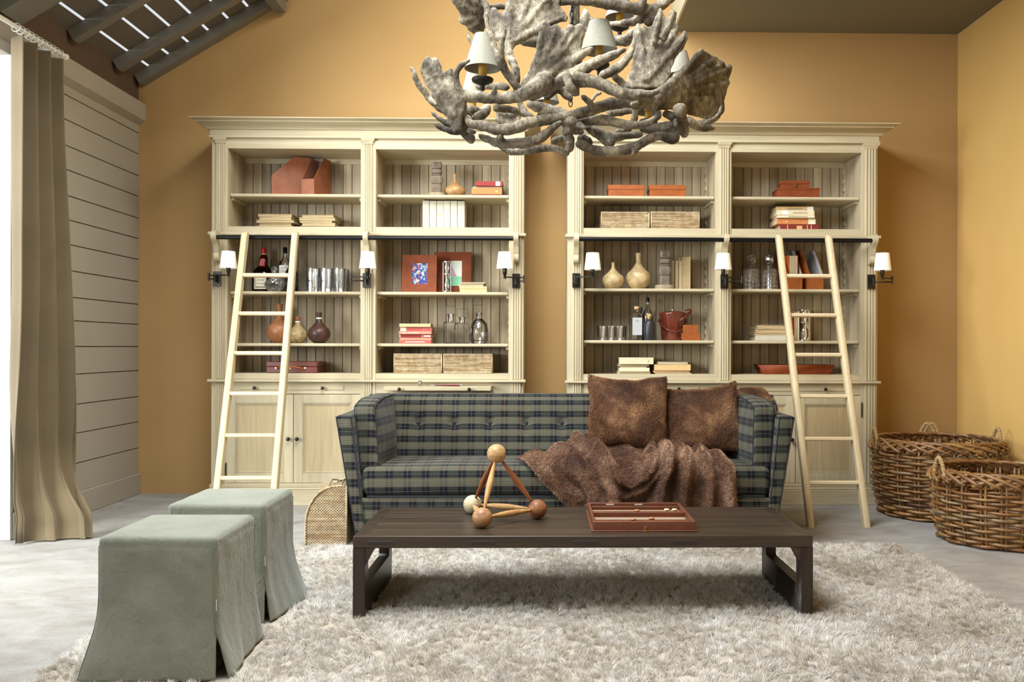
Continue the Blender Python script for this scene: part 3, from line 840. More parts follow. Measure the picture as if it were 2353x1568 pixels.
# throw
v_tip = .40
def lerp(tab, v):
    for (a, x), (b, y) in zip(tab[:-1], tab[1:]):
        if v <= b: return x+(y-x)*(v-a)/(b-a)
    return tab[-1][1]
L_tab = [(0, 1288), (.18, 1270), (.38, 1186), (.5, 1214), (.8, 1300), (1, 1350)]
R_tab = [(0, 1625), (.3, 1660), (.5, 1680), (.8, 1684), (1, 1690)]
FOLDS = [([(1285, 1012), (1330, 1035), (1375, 1070), (1402, 1120), (1425, 1190)], .055, 13),
         ([(1360, 1030), (1440, 1048), (1512, 1034), (1538, 1046), (1524, 1095), (1492, 1190)], .060, 14),
         ([(1375, 1062), (1405, 1104), (1442, 1122), (1478, 1102), (1512, 1056)], .050, 11),
         ([(1402, 1138), (1440, 1148), (1480, 1128), (1520, 1080)], .040, 10),
         ([(1560, 1036), (1578, 1072), (1572, 1122), (1546, 1195)], .050, 13),
         ([(1600, 1040), (1642, 1058), (1664, 1100), (1672, 1195)], .050, 15),
         ([(1618, 1060), (1622, 1120), (1612, 1195)], .030, 10),
         ([(1250, 1045), (1300, 1068), (1345, 1108), (1368, 1190)], .045, 14),
         ([(1205, 1064), (1262, 1090), (1325, 1150)], .030, 16)]
def throwf(u, v):
    # arc-length path over the seat: v 0..0.5 on the seat (rear to front), .5..1 hanging
    if v < .5: y = 5.44-(5.44-5.0)*v/.5; z = zseat1+.02; n = Vector((0, -.15, 1))
    else: y = 4.972; z = zseat1+.0-(v-.5)/.5*.34; n = Vector((0, -1, .1))
    # round the edge
    k = smooth(.42, .56, v)
    n = Vector((0, -k, 1-k+.12)).normalized()
    if .42 < v < .58:
        a = (v-.42)/.16; c = Vector((0, 5.035, zseat1-.045)); ang = a*PI/2
        y = c.y-math.sin(ang)*.065; z = c.z+math.cos(ang)*.066
        if v > .5: z = min(z, c.z+.066)
    px = lerp(L_tab, v)+(lerp(R_tab, v)-lerp(L_tab, v))*u
    x = X(px, 1085, 5.05)
    X_, V_ = (px-1185)/100., v*4.4
    py = 1032+(53*v/.5 if v < .5 else 53+(v-.5)*270)
    qx = px+9*nz(X_*1.4, V_*1.2, 3); qy = py+8*nz(X_*1.3, V_*1.2, 9)
    h = 0
    for line, am, wd in FOLDS:
        d = 1e9
        for (ax, ay), (bx_, by_) in zip(line[:-1], line[1:]):
            ex, ey = bx_-ax, by_-ay; tt = max(0, min(1, ((qx-ax)*ex+(qy-ay)*ey)/(ex*ex+ey*ey)))
            d = min(d, math.hypot(qx-ax-ex*tt, (qy-ay-ey*tt)*1.0))
        am *= 1.6; h = max(h, am*math.exp(-(d/wd)**2)) + .25*min(h, am*math.exp(-(d/wd)**2))
    h += .018*nz(X_*2.2, V_*1.6, 5)+.012
    h += .05*math.exp(-((v-.06)/.09)**2)*(.5+.6*nz(X_*1.3, 4, 2)+.3)
    ed = min(u, 1-u, v+.02)
    h *= .35+.65*smooth(0, .1, ed)
    p = Vector((x, y, z))+n*(h+.004)
    p.x += .03*nz(V_*1.4, X_*1.3, 8)*smooth(0, .1, ed)
    if v > .45: p.z = max(p.z, .09)
    return p
mb = MB().sheet(throwf, 150, 110)
# make the normals face outward (up / towards the room)
th = mb.build('fur_throw', M['furbase'], loc=(X(1450, 1085, 5.05), 5.1, 0.43), angle=180)
tag(th, 'brown fur throw draped in folds over the sofa seat and down its front', 'throw')
sd = th.modifiers.new('s', 'SOLIDIFY'); sd.thickness = .008; sd.offset = -1
def flipup(mb):
    # orient faces toward -y/+z
    nf = []
    for f in mb.f:
        a, b, c = (Vector(mb.v[f[k]]) for k in (0, 1, 2)); n = (b-a).cross(c-a)
        nf.append(f if (n.z-n.y) > 0 else f[::-1])
    mb.f = nf; return mb
fur_on('fur_pile', flipup(mb), 270000, .0145, (.2, -.5, -.35), M['fur'], th, 5, w=.0012)

def cushion(name, label, c, w, h, t, rz, rx, ry, mat, N, seed, group=None):
    Mx_ = Matrix.Translation(c) @ Matrix.Rotation(rz, 4, 'Z') @ Matrix.Rotation(rx, 4, 'X') @ Matrix.Rotation(ry, 4, 'Y')
    mb = MB(); n = 26
    def fn(sgn):
        def f(u, v):
            a, b = u*2-1, v*2-1
            e = max(0, (1-abs(a)**2.4)*(1-abs(b)**2.4))**.55
            pin = 1-.06*(1-a*a)*0
            ca = a*(1-.07*(1-b*b)); cb = b*(1-.09*(1-a*a))
            yy = sgn*t/2*e+.02*nz(a*1.3, b*1.3, seed)
            ca += .035*nz(b*2.2, seed, a)*abs(a); cb += .04*nz(a*2.4, seed+3, b)*abs(b)
            return (ca*w/2, yy, cb*h/2-.016*(1-a*a)*(b > 0)*b)
        return f
    mb.sheet(fn(-1), n, n); k = len(mb.v); mb.sheet(fn(1), n, n)
    mb.f = [f if i < (n-1)**2 else f[::-1] for i, f in enumerate(mb.f)]
    mb.xf(Mx_)
    o = mb.build(name, M['furbase'], loc=c, angle=180); tag(o, label, 'cushion', group)
    f2 = MB(); f2.v = mb.v; f2.f = mb.f[:(n-1)**2]
    # outward orientation for the front half
    ff = []
    cc = Vector(c)
    for f in mb.f:
        a, b, d = (Vector(mb.v[f[q]]) for q in (0, 1, 2)); nn = (b-a).cross(d-a)
        mid = (a+b+d)/3
        ff.append(f if nn.dot(mid-cc) > 0 else f[::-1])
    f2.f = ff
    fur_on('fur_pile', f2, int(N*1.5), .017, (.1, 0, -.6), mat, o, seed, w=.0012, up=.6)
    return o
ca = at(1442, 946, 5.31)
cushion('fur_cushion', 'upright square brown fur cushion, the left one of the two on the sofa', ca, .47, .435, .20, 0.02, -.20, .02, M['furdk'], 90000, 21, 'fur cushions on the sofa')
cb = at(1614, 962, 5.36)
cushion('fur_cushion', 'slouching brown fur cushion against the plaid bolster, right one of the two', cb, .445, .41, .17, -.08, -.22, -.10, M['furdk'], 90000, 33, 'fur cushions on the sofa')
# second piece of fur over the rear corner
def cornerf(u, v):
    a = u*2-1; x = X(1728+a*52, 900, 5.62)
    ang = -1.9+v*3.4
    r = .085+.018*nz(u*3, v*3, 4)
    zc_ = zbk-.045-.075*smooth(.35, 1, a)-.03*smooth(.3, 1, -a)
    return (x+.02*nz(v*3, u*2, 1), 5.655+math.sin(ang)*r*1.15, zc_+math.cos(ang)*r*1.0)
mb = MB().sheet(cornerf, 30, 26)
ff = []
for f in mb.f:
    a, b, d = (Vector(mb.v[f[q]]) for q in (0, 1, 2)); nn = (b-a).cross(d-a); mid = (a+b+d)/3
    ff.append(f if nn.dot(mid-Vector((mid.x, 5.655, zbk-.08))) > 0 else f[::-1])
mb.f = ff
th2 = mb.build('fur_throw', M['furbase'], loc=(X(1728, 900, 5.62), 5.65, zbk-.05), angle=180)
tag(th2, 'small brown fur piece hung over the right rear corner of the sofa back', 'throw')
sd = th2.modifiers.new('s', 'SOLIDIFY'); sd.thickness = .008; sd.offset = -1
fur_on('fur_pile', mb, 60000, .015, (.5, 0, -.4), M['furdk'], th2, 55, w=.0012)

# ================================================================= COFFEE TABLE
ZT = .345
p0 = atz(811, 1232.5, ZT); p1 = atz(1868.5, 1231, ZT)
tx0, tx1, ty0, ty1 = p0.x, p1.x, (p0.y+p1.y)/2, 4.27
TB = thing('coffee_table', 'low dark stained wooden coffee table with cut-out end panels, on the shaggy rug', 'table', ((tx0+tx1)/2, (ty0+ty1)/2, 0))
mb = MB()
nb = 5
for i in range(nb):
    a = ty0+.002+(ty1-ty0-.004)*i/nb; b = ty0+.002+(ty1-ty0-.004)*(i+1)/nb
    mb.box(tx0+.05, tx1-.05, a+.0002, b-.0002, ZT-.03, ZT-.0005, .0006)
mb.build('table_top', M['dark'], TB)
# breadboard frame round the top
zt0 = ZT-.049
def mitre(mb, a, b, c, d, z0_, z1_):
    pass
for y in (ty0, ty1-.052):
    mb = MB().prism([(tx0, y) if y == ty0 else (tx0+.052, y), (tx1, y) if y == ty0 else (tx1-.052, y), (tx1-.052, y+.052) if y == ty0 else (tx1, y+.052), (tx0+.052, y+.052) if y == ty0 else (tx0, y+.052)], zt0, ZT, 'z')
    o = mb.build('top_rail', M['dark'], TB)
    bv = o.modifiers.new('b', 'BEVEL'); bv.width = .004; bv.segments = 2; bv.limit_method = 'ANGLE'
for x, s in ((tx0, 1), (tx1, -1)):
    mb = MB().prism([(x, ty0), (x+s*.052, ty0+.052), (x+s*.052, ty1-.052), (x, ty1)], zt0, ZT, 'z')
    o = mb.build('end_rail', M['darkz'], TB)
    bv = o.modifiers.new('b', 'BEVEL'); bv.width = .004; bv.segments = 2; bv.limit_method = 'ANGLE'
    # end panel with a rounded opening
    w = .047*s; g = .075
    outer = [(ty0, .012), (ty1, .012), (ty1, zt0), (ty0, zt0)]
    oy0, oy1, oz0, oz1 = ty0+g, ty1-g, .135, zt0-.012
    c = .032
    inner = [(oy0+c*.3, oz0), (oy1-c*.3, oz0), (oy1, oz0+c*.3), (oy1, oz1-c*1.3), (oy1-c*.5, oz1-c*.5), (oy1-c*1.3, oz1), (oy0+c*1.3, oz1), (oy0+c*.5, oz1-c*.5), (oy0, oz1-c*1.3), (oy0, oz0+c*.3)]
    mb = MB()
    def quadprism(pts): mb.prism(pts, x, x+w, 'x')
    quadprism([(ty0, .012), (ty1, .012), (oy1-c*.3, oz0), (oy0+c*.3, oz0)])
    quadprism([(ty1, .012), (ty1, zt0), (oy1, oz1-c*1.3), (oy1, oz0+c*.3), (oy1-c*.3, oz0)])
    quadprism([(ty1, zt0), (oy1-c*1.3, oz1), (oy1-c*.5, oz1-c*.5), (oy1, oz1-c*1.3)])
    quadprism([(ty0, zt0), (ty1, zt0), (oy1-c*1.3, oz1), (oy0+c*1.3, oz1)][::-1])
    quadprism([(ty0, zt0), (oy0+c*1.3, oz1), (oy0+c*.5, oz1-c*.5), (oy0, oz1-c*1.3)])
    quadprism([(ty0, .012), (oy0+c*.3, oz0), (oy0, oz0+c*.3), (oy0, oz1-c*1.3), (ty0, zt0)])
    bm = bmesh.new(); me = bpy.data.meshes.new('tmp'); me.from_pydata(mb.v, [], mb.f); bm.from_mesh(me)
    bmesh.ops.remove_doubles(bm, verts=bm.verts, dist=.0002)
    # drop the internal faces shared by neighbours
    seen = {}
    for f in bm.faces:
        k = tuple(sorted(v.index for v in f.verts)); seen.setdefault(k, []).append(f)
    bmesh.ops.delete(bm, geom=[f for l in seen.values() if len(l) > 1 for f in l], context='FACES')
    bm.to_mesh(me); mb = MB(); mb.v = [tuple(v.co) for v in me.vertices]; mb.f = [tuple(p.vertices) for p in me.polygons]; bm.free(); bpy.data.meshes.remove(me)
    o = mb.build('end_panel', M['darkz'], TB, angle=25)
    # corner brackets under the top, visible from the front
    br = .07
    MB().prism([(x+w, zt0), (x+w+s*br*.55, zt0), (x+w, zt0-br)], ty0+.004, ty0+.04, 'y').build('corner_bracket', M['dark'], TB)
    MB().prism([(x+w, zt0), (x+w+s*br*.55, zt0), (x+w, zt0-br)], ty1-.04, ty1-.004, 'y').build('corner_bracket', M['dark'], TB)
# tenon repairs on the front edge
M['tenon'] = plain('dark_tenon', C(38, 28, 24), .6, bump=.4, bscale=200)
for pa, pb in ((845, 903), (1083, 1137), (1317, 1376), (1547, 1602)):
    MB().box(X(pa, 1247, ty0), X(pb, 1247, ty0), ty0-.0012, ty0+.004, ZT-.034, ZT-.024+.004, .001).build('tenon', M['tenon'], TB)

# ================================================================= BALL AND ROD SCULPTURE
def wball(name, c1, c2):
    t = NT(name); t.set(.42, 0, .4)
    t.base(t.ramp(t.noise(t.mapping((1, 2.5, 4)), 14, 4, .6, 1.5), [(.3, C(*c1)), (.68, C(*c2))])); return t.m
M['wb1'] = wball('ball_wood_honey', (150, 108, 66), (200, 166, 118)); M['wb2'] = wball('ball_wood_pale', (176, 158, 124), (214, 200, 168))
M['wb3'] = wball('ball_wood_tan', (132, 92, 62), (186, 144, 104)); M['wb4'] = wball('ball_wood_red', (108, 64, 40), (160, 106, 68))
M['rod1'] = wood('rod_wood_brown', C(112, 62, 36), C(158, 98, 58), 'z', isl=.3); M['rod2'] = wood('rod_wood_tan', C(168, 122, 74), C(206, 166, 112), 'z', isl=.2)
SC = thing('wooden_sculpture', 'tetrahedron of four wooden balls joined by turned wooden rods, on the coffee table', 'sculpture', (-.2, 3.95, ZT))
rb_ = .042
b_front = at(1108, 1190, 3.78); b_left = at(1086, 1160, 4.10); b_right = at(1235, 1171, 3.98); b_top = at(1141, 1043, 3.955)
for b in (b_front, b_left, b_right): b.z = ZT+rb_
for b, m in ((b_top, 'wb1'), (b_left, 'wb2'), (b_front, 'wb3'), (b_right, 'wb4')):
    MB().ball(b, rb_, 32, 20).build('ball', M[m], SC, angle=180)
def rod(a, b, mat):
    d = (b-a).normalized(); L = (b-a).length
    n = 22; pts = []; rad = []
    for i in range(n+1):
        s = i/n; q = rb_*.93+(L-rb_*1.86)*s
        pts.append(a+d*q); rad.append(.0052+.0085*math.sin(PI*min(1, max(0, s)))**1.3)
    MB().tube(pts, rad, 12).build('rod', M[mat], SC, angle=180)
for a, b, m in ((b_top, b_left, 'rod1'), (b_top, b_front, 'rod2'), (b_top, b_right, 'rod1'), (b_left, b_right, 'rod2'), (b_front, b_right, 'rod2'), (b_left, b_front, 'rod2')): rod(a, b, m)

# ================================================================= BACKGAMMON CASE
M['lthr'] = plain('brown_leather', C(108, 60, 40), .42, var=.22, vscale=18, bump=.15, bscale=180, coat=.05)
M['lthr_in'] = plain('brown_leather_lining', C(104, 56, 30), .5, var=.2, vscale=12)
M['lthr_or'] = plain('orange_leather', C(150, 80, 34), .42, var=.18, vscale=16, bump=.1, bscale=160, coat=.05)
M['lthr_rd'] = plain('russet_leather', C(122, 58, 26), .6, spec=.25, var=.2, vscale=14, bump=.1, bscale=160)
M['cream'] = plain('cream_inlay', C(206, 198, 178), .5)
bx0, bx1 = X(1363, 1215, 3.70), X(1599, 1215, 3.70); by0, by1 = 3.70, 4.15; bz0, bz1 = ZT+.004, ZT+.041
BG = thing('backgammon_case', 'open brown leather backgammon tray on the right of the coffee table', 'game board', ((bx0+bx1)/2, (by0+by1)/2, ZT))
MB().box(bx0-.008, bx1+.008, by0-.008, by1+.004, ZT, bz0+.001, .0015).build('base_board', M['lthr'], BG)
tw = .011
def wall_(a, b, c, d, nm, z=bz1, mat='lthr'): return MB().box(a, b, c, d, bz0, z, .002).build(nm, M[mat], BG)
wall_(bx0, bx1, by0, by0+tw, 'side_wall'); wall_(bx0, bx1, by1-tw, by1, 'side_wall'); wall_(bx0, bx0+tw, by0+tw, by1-tw, 'side_wall'); wall_(bx1-tw, bx1, by0+tw, by1-tw, 'side_wall')
ym = by0+(by1-by0)*.50
wall_(bx0+tw, bx1-tw, ym, ym+.012, 'divider', bz1-.003, 'lthr_in')
wall_(bx0+tw, bx1-tw, by0+.05, by0+.056, 'divider', bz1-.018, 'lthr_in'); wall_(bx0+tw, bx1-tw, by1-.055, by1-.048, 'divider', bz1-.008, 'lthr_in')
pf = MB().box(bx0+tw, bx1-tw, by0+tw, by1-tw, bz0, bz0+.014).build('playing_field', M['lthr_in'], BG)
for y in (ym-.062, ym-.036, by1-.088): MB().box(bx0+tw+.004, bx1-tw-.004, y, y+.010, bz0+.014, bz0+.0152).build('inlay_strip', M['cream'], pf)
for f in (.24, .55): MB().box(bx0+(bx1-bx0)*f-.018, bx0+(bx1-bx0)*f+.018, by1-tw-.0015, by1-tw+.002, bz1-.010, bz1-.004).build('hinge_plate', M['cream'], BG)
MB().box(X(1483, 1220, by0)-.008, X(1483, 1220, by0)+.008, by0-.016, by0-.0085, ZT, ZT+.006, .001).box(X(1483, 1220, by0)-.006, X(1483, 1220, by0)+.006, by0-.009, by0-.001, ZT+.004, ZT+.022, .001).build('clasp', M['brass'], BG)
M['ivory'] = plain('ivory_counter', C(226, 210, 166), .3); M['tan'] = plain('tan_counter', C(176, 128, 88), .35)
for k, (px_, py_, m, lab) in enumerate(((1532, 1172, 'ivory', 'ivory backgammon counter, the left of the pair at the far right of the tray'), (1550, 1172, 'ivory', 'ivory backgammon counter nearest the right wall of the tray'), (1463, 1174, 'tan', 'tan backgammon counter alone in the rear half of the tray'), (1455, 1194, 'tan', 'tan backgammon counter in the front half of the tray, the left one'), (1497, 1192, 'tan', 'tan backgammon counter in the front half of the tray, the right one'))):
    g = atz(px_, py_, bz0+.018)
    o = MB().lathe([(0, 0), (.0105, 0), (.0125, .002), (.0125, .005), (.0105, .007), (0, .007)], 20).build('game_counter', M[m], loc=(g.x, g.y, bz0+.0156), local=True, angle=40)
    tag(o, lab, 'game counter', 'backgammon counters in the leather tray')

# ================================================================= SLIPCOVERED STOOLS
t = NT('sage_linen'); t.set(.92, 0, .15, .25)
v = t.mapping(); a = t.noise(v, 7, 4); b = t.noise(v, 240, 3, .7); c_ = t.noise(t.mapping((1, 1, .6)), 20, 4, .6, .8)
m = t.ramp(a, [(.3, C(118, 121, 108)), (.7, C(136, 139, 126))]); m = t.mix(.45, m, t.ramp(b, [(.3, (.7, .7, .7, 1)), (.7, (1.05, 1.05, 1.05, 1))]), 'MULTIPLY')
t.base(m)
b1 = t.n('ShaderNodeBump'); b1.inputs['Strength'].default_value = .55; b1.inputs['Distance'].default_value = .010; t.l(c_, b1.inputs['Height'])
b2 = t.n('ShaderNodeBump'); b2.inputs['Strength'].default_value = .3; b2.inputs['Distance'].default_value = .001; t.l(b, b2.inputs['Height']); t.l(b1.outputs[0], b2.inputs['Normal']); t.l(b2.outputs[0], t.b.inputs['Normal'])
M['linen'] = t.m
M['linendk'] = plain('linen_inner', C(70, 74, 64), .9)
def stool(label, x0_, x1_, y0_, y1_, zt, flares, seed):
    """flares: extra spread of each panel at the hem: (front, right, back, left)"""
    cx, cy = (x0_+x1_)/2, (y0_+y1_)/2; hx, hy = (x1_-x0_)/2, (y1_-y0_)/2
    T = thing('stool', label, 'stool', (cx, cy, 0), group='linen covered stools')
    def topf(p):
        q = Vector(p)
        if p.z > zt-.02: q.z += .006*math.cos(min(1, abs(p.x-cx)/hx)*PI/2)*math.cos(min(1, abs(p.y-cy)/hy)*PI/2)+.0015*nz(p.x*14, p.y*14, seed)
        return q
    MB().rbox((cx, cy, zt-.03), (hx, hy, .03), .018, 12, topf).build('seat_cover', M['linen'], T, angle=180)
    MB().box(cx-hx+.02, cx+hx-.02, cy-hy+.02, cy+hy-.02, .03, zt-.06).build('stool_box', M['linendk'], T)
    sides = [((0, -1), (1, 0), hy, hx), ((1, 0), (0, 1), hx, hy), ((0, 1), (-1, 0), hy, hx), ((-1, 0), (0, -1), hx, hy)]
    for k, (n, tg, hn, ht) in enumerate(sides):
        fl, fa, fb = flares[k]      # outward flare, lateral spread at start/end edges
        def f(u, v, n=n, tg=tg, hn=hn, ht=ht, fl=fl, fa=fa, fb=fb, k=k):
            a = u*2-1; z = (zt-.022)-(zt-.022-.022)*v
            w = smooth(.3, 1.12, v)**1.6
            lat = a*(ht+.0006)+(-fa*w if a < 0 else fb*w)*abs(a)**1.5
            rc = .018; q_ = max(0, (abs(a)*ht-(ht-rc))/rc); rnd = rc*(1-math.sqrt(max(0, 1-q_*q_)))*(1-smooth(.05, .5, w))
            lat *= 1-.0*rnd
            out = hn-.0012+.0022*smooth(0, .06, v)-rnd+fl*w*(.75+.25*math.cos(a*2.2+seed))
            out += (.0035*nz(a*2.5, v*3, seed+k*3)+.004*w*math.sin(a*7+seed*1.7+k))*(1-abs(a)**6)*smooth(0, .1, v)
            out += .010*w*nz(a*3.1, v*1.4, seed+7+k)
            out -= .012*smooth(.5, .95, v)*abs(a)**10
            return (cx+n[0]*out+tg[0]*lat, cy+n[1]*out+tg[1]*lat, z+.004*nz(a*3, 0, seed)*(v > .95))
        o = MB().sheet(f, 46, 52).build('skirt_panel', M['linen'], T, angle=180)
        sm = o.modifiers.new('s', 'SOLIDIFY'); sm.thickness = .0035; sm.offset = -1
        # hem seam
        pts = [Vector(f(.004, v)) + Vector((n[0]*.001, n[1]*.001, 0)) for v in np.linspace(.02, .99, 30)]
        MB().tube(pts, .0016, 5).build('seam', M['linen'], o)
    tagp = None
    MB().box(cx+hx+.0, cx+hx+.0015, cy-hy-.001, cy-hy+.001, zt-.24, zt-.205).build('care_tag', M['white'], T)
    return T
st_a = atz(246, 1231, .48)
stool('sage green linen covered stool nearest the camera', -1.437, -1.055, 2.955, 3.355, .482, ((.035, .06, .0), (.05, -.01, .05), (.03, 0, 0), (.05, 0, .03)), 2)
stool('sage green linen covered stool behind the nearer one, closer to the sofa', -1.462, -1.082, 3.56, 3.965, .482, ((.03, .03, .0), (.07, -.01, .045), (.03, 0, 0), (.04, 0, .0)), 5)

# ================================================================= CURTAIN
t = NT('olive_curtain'); t.set(.85, 0, .2, .4)
v = t.mapping(); t.base(t.ramp(t.noise(v, 2.5, 3), [(.3, C(104, 90, 66)), (.7, C(118, 103, 78))])); t.bump(t.noise(v, 300, 3), .2, .001); M['curtain'] = t.m
zrod = Z(145, 127, 5.40)+.0; xrod = X(145, 127, 5.40)
CT = thing('curtain', 'olive brown floor length curtain bunched beside the bright opening, hem puddled on the carpet', 'curtain', (xrod, 5.2, 0))
def curt(u, v):
    yt_ = 4.90+(5.385-4.90)*u; xt_ = xrod
    z = (zrod-.045)*(1-v)+.012*v
    yb_ = 5.02+(5.44-5.02)*u; xb_ = -2.90+.13*u
    k = smooth(.0, 1, v)
    y = yt_+(yb_-yt_)*k; x = xt_+(xb_-xt_)*k
    amp = .050*(1-.72*smooth(.62, 1, v))
    ph = u*3.6*2*PI + .5*math.sin(v*2.2) + 1.3*k*u*u + .6
    x += amp*math.sin(ph)+.012*math.sin(ph*2+1)
    y += .016*math.cos(ph)
    # belly near the foot, leaning towards the room
    x += .055*math.sin(PI*v)**2*u*.6
    w = smooth(.80, 1, v)**1.4
    x += (.24*math.exp(-((u-.72)/.36)**2))*w; y -= .26*w*u*u
    x += .02*math.sin(u*5+v*6)*smooth(.4, .8, v)
    w2 = math.exp(-((v-.95)/.022)**2)
    x += .012*w2
    if v > .97: z = .012+.02*nz(u*6, v*9, 3)**2*(1-v)*30
    return (x, y, max(.008, z))
cu = MB().sheet(curt, 220, 150).build('curtain_panel', M['curtain'], CT, angle=180)
sm = cu.modifiers.new('s', 'SOLIDIFY'); sm.thickness = .004
for i in range(11):
    u = (i+.5)/11
    y = 4.90+.485*u
    MB().tube([(xrod+.024*math.cos(a)*.95, y+.004*math.sin(a), zrod-.004+.024*math.sin(a)) for a in np.linspace(0, 2*PI, 22)[:-1]], .0028, 6, loop=True).build('curtain_ring', M['white'], CT, angle=180)
mb = MB().tube([(xrod, 3.0, zrod), (xrod, 5.42, zrod)], .0125, 14).ball((xrod, 5.43, zrod), .019, 16, 10)
ro = mb.build('curtain_rod', M['white'], loc=(xrod, 4.4, zrod)); tag(ro, 'slim white curtain rod carrying the olive curtain, under the pelmet beam', 'curtain rod')
for y in (5.3, 3.6):
    MB().box(XL+.04, xrod, y-.006, y+.006, zrod-.006, zrod+.006).build('rod_bracket', M['white'], ro)

# ================================================================= RATTAN
def rattan(name, cols):
    t = NT(name); t.set(.42, 0, .5, 0, .15)
    m = t.ramp(t.island(), [(i/(len(cols)-1), C(*c)) for i, c in enumerate(cols)])
    a = t.noise(t.mapping((1, 1, 1)), 26, 4, .7); m = t.mix(.7, m, t.ramp(a, [(.32, (.45, .42, .40, 1)), (.62, (1.1, 1.1, 1.1, 1))]), 'MULTIPLY')
    t.base(m); t.bump(a, .3, .002); return t.m
M['rattan'] = rattan('rattan_cane', [(110, 72, 40), (150, 104, 58), (132, 108, 76), (168, 124, 72), (96, 62, 36), (158, 134, 96)])
M['rope'] = plain('seagrass_rope', C(168, 140, 96), .8, var=.3, vscale=90)
M['wick'] = rattan('wicker_fine', [(176, 148, 108), (208, 184, 144), (194, 176, 144), (166, 134, 94), (220, 202, 166)])
M['wickdk'] = plain('wicker_inside', C(96, 76, 54), .8)
def rattan_basket(label, cx, cy, r, h, handles, seed):
    g = random.Random(seed)
    T = thing('rattan_basket', label, 'basket', (cx, cy, 0), group='big rattan baskets by the ochre wall')
    R = lambda z: r*(.90+.10*smooth(0, h*.45, z))+.0*z
    ns = 22
    st = MB()
    for i in range(ns):
        for d in (-.012, .012):
            a = 2*PI*i/ns
            pts = [((R(z)-.002)*math.cos(a+d/r), (R(z)-.002)*math.sin(a+d/r), z) for z in np.linspace(.01, h-.02, 7)]
            st.tube([(cx+p[0], cy+p[1], p[2]) for p in pts], .007, 6)
    st.build('stakes', M['rattan'], T, angle=180)
    mb = MB(); step = .0218; rows = int((h-.075)/step)
    for k in range(rows):
        z = .018+step*k; a0 = g.random()*6.28; a = a0; par = k % 2
        while a < a0+2*PI:
            ln = g.uniform(1.0, 2.1); e = min(a+ln+.08, a0+2*PI+.1)
            n = max(8, int((e-a)*14)); pts = []; rad = []
            off = g.uniform(-.003, .003); rr = g.uniform(.0082, .0118)
            for i in range(n+1):
                t_ = a+(e-a)*i/n
                w_ = math.cos(t_*ns/2+(PI if par else 0))
                q = R(z)+.0115*w_+.004*nz(t_*3, z*30, seed)
                zz_ = z+off+.005*nz(t_*2.3, z*40, seed+5)
                pts.append((cx+q*math.cos(t_), cy+q*math.sin(t_), max(.011, zz_))); rad.append(rr*(.9+.2*nz(t_*5, k, 1)))
            mb.tube(pts, rad, 6); a += ln
    mb.build('woven_wall', M['rattan'], T, angle=180)
    # braided rim
    rm = MB()
    for b in range(26):
        a0 = 2*PI*b/26; pts = []
        for i in range(15):
            t_ = i/14; a = a0+t_*1.1
            q = R(h)+.022*math.cos(t_*PI*2+.3); z = h-.055+.065*math.sin(t_*PI)+g.uniform(-.002, .002)
            pts.append((cx+q*math.cos(a), cy+q*math.sin(a), z))
        rm.tube(pts, g.uniform(.009, .012), 6)
    rm.build('braided_rim', M['rattan'], T, angle=180)
    MB().lathe([(0, .012), (R(.02)-.01, .012), (R(.02)-.01, .02), (0, .02)], 30, (cx, cy, 0)).build('bottom', M['wickdk'], T)
    for ha in handles:
        hw = .052; pts = []
        for i in range(60):
            s = i/59; a = ha+(s*2-1)*hw/r*1.1
            z = h-.07+.145*math.sin(PI*s)**.55
            pts.append(Vector((cx+(R(h)+.008)*math.cos(a), cy+(R(h)+.008)*math.sin(a), z)))
        hb = MB().tube(pts, [.0115+.002*math.sin(i*1.6) for i in range(60)], 8)
        hb.build('rope_handle', M['rope'], T, angle=180)
    return T
bc1 = (X(2154, 1000, 5.95), 5.95); bc2 = (X(2300, 1150, 5.13), 5.13)
rattan_basket('large round rattan basket behind the other, pushed up beside the bookcase', bc1[0], bc1[1], .405, .49, (PI*.98, .05, PI*.42, PI*1.38+3.2), 3)
rattan_basket('round rattan basket in front, cut off by the right edge of the picture', bc2[0], bc2[1], .365, .40, (PI*1.0+.08, -.35), 8)

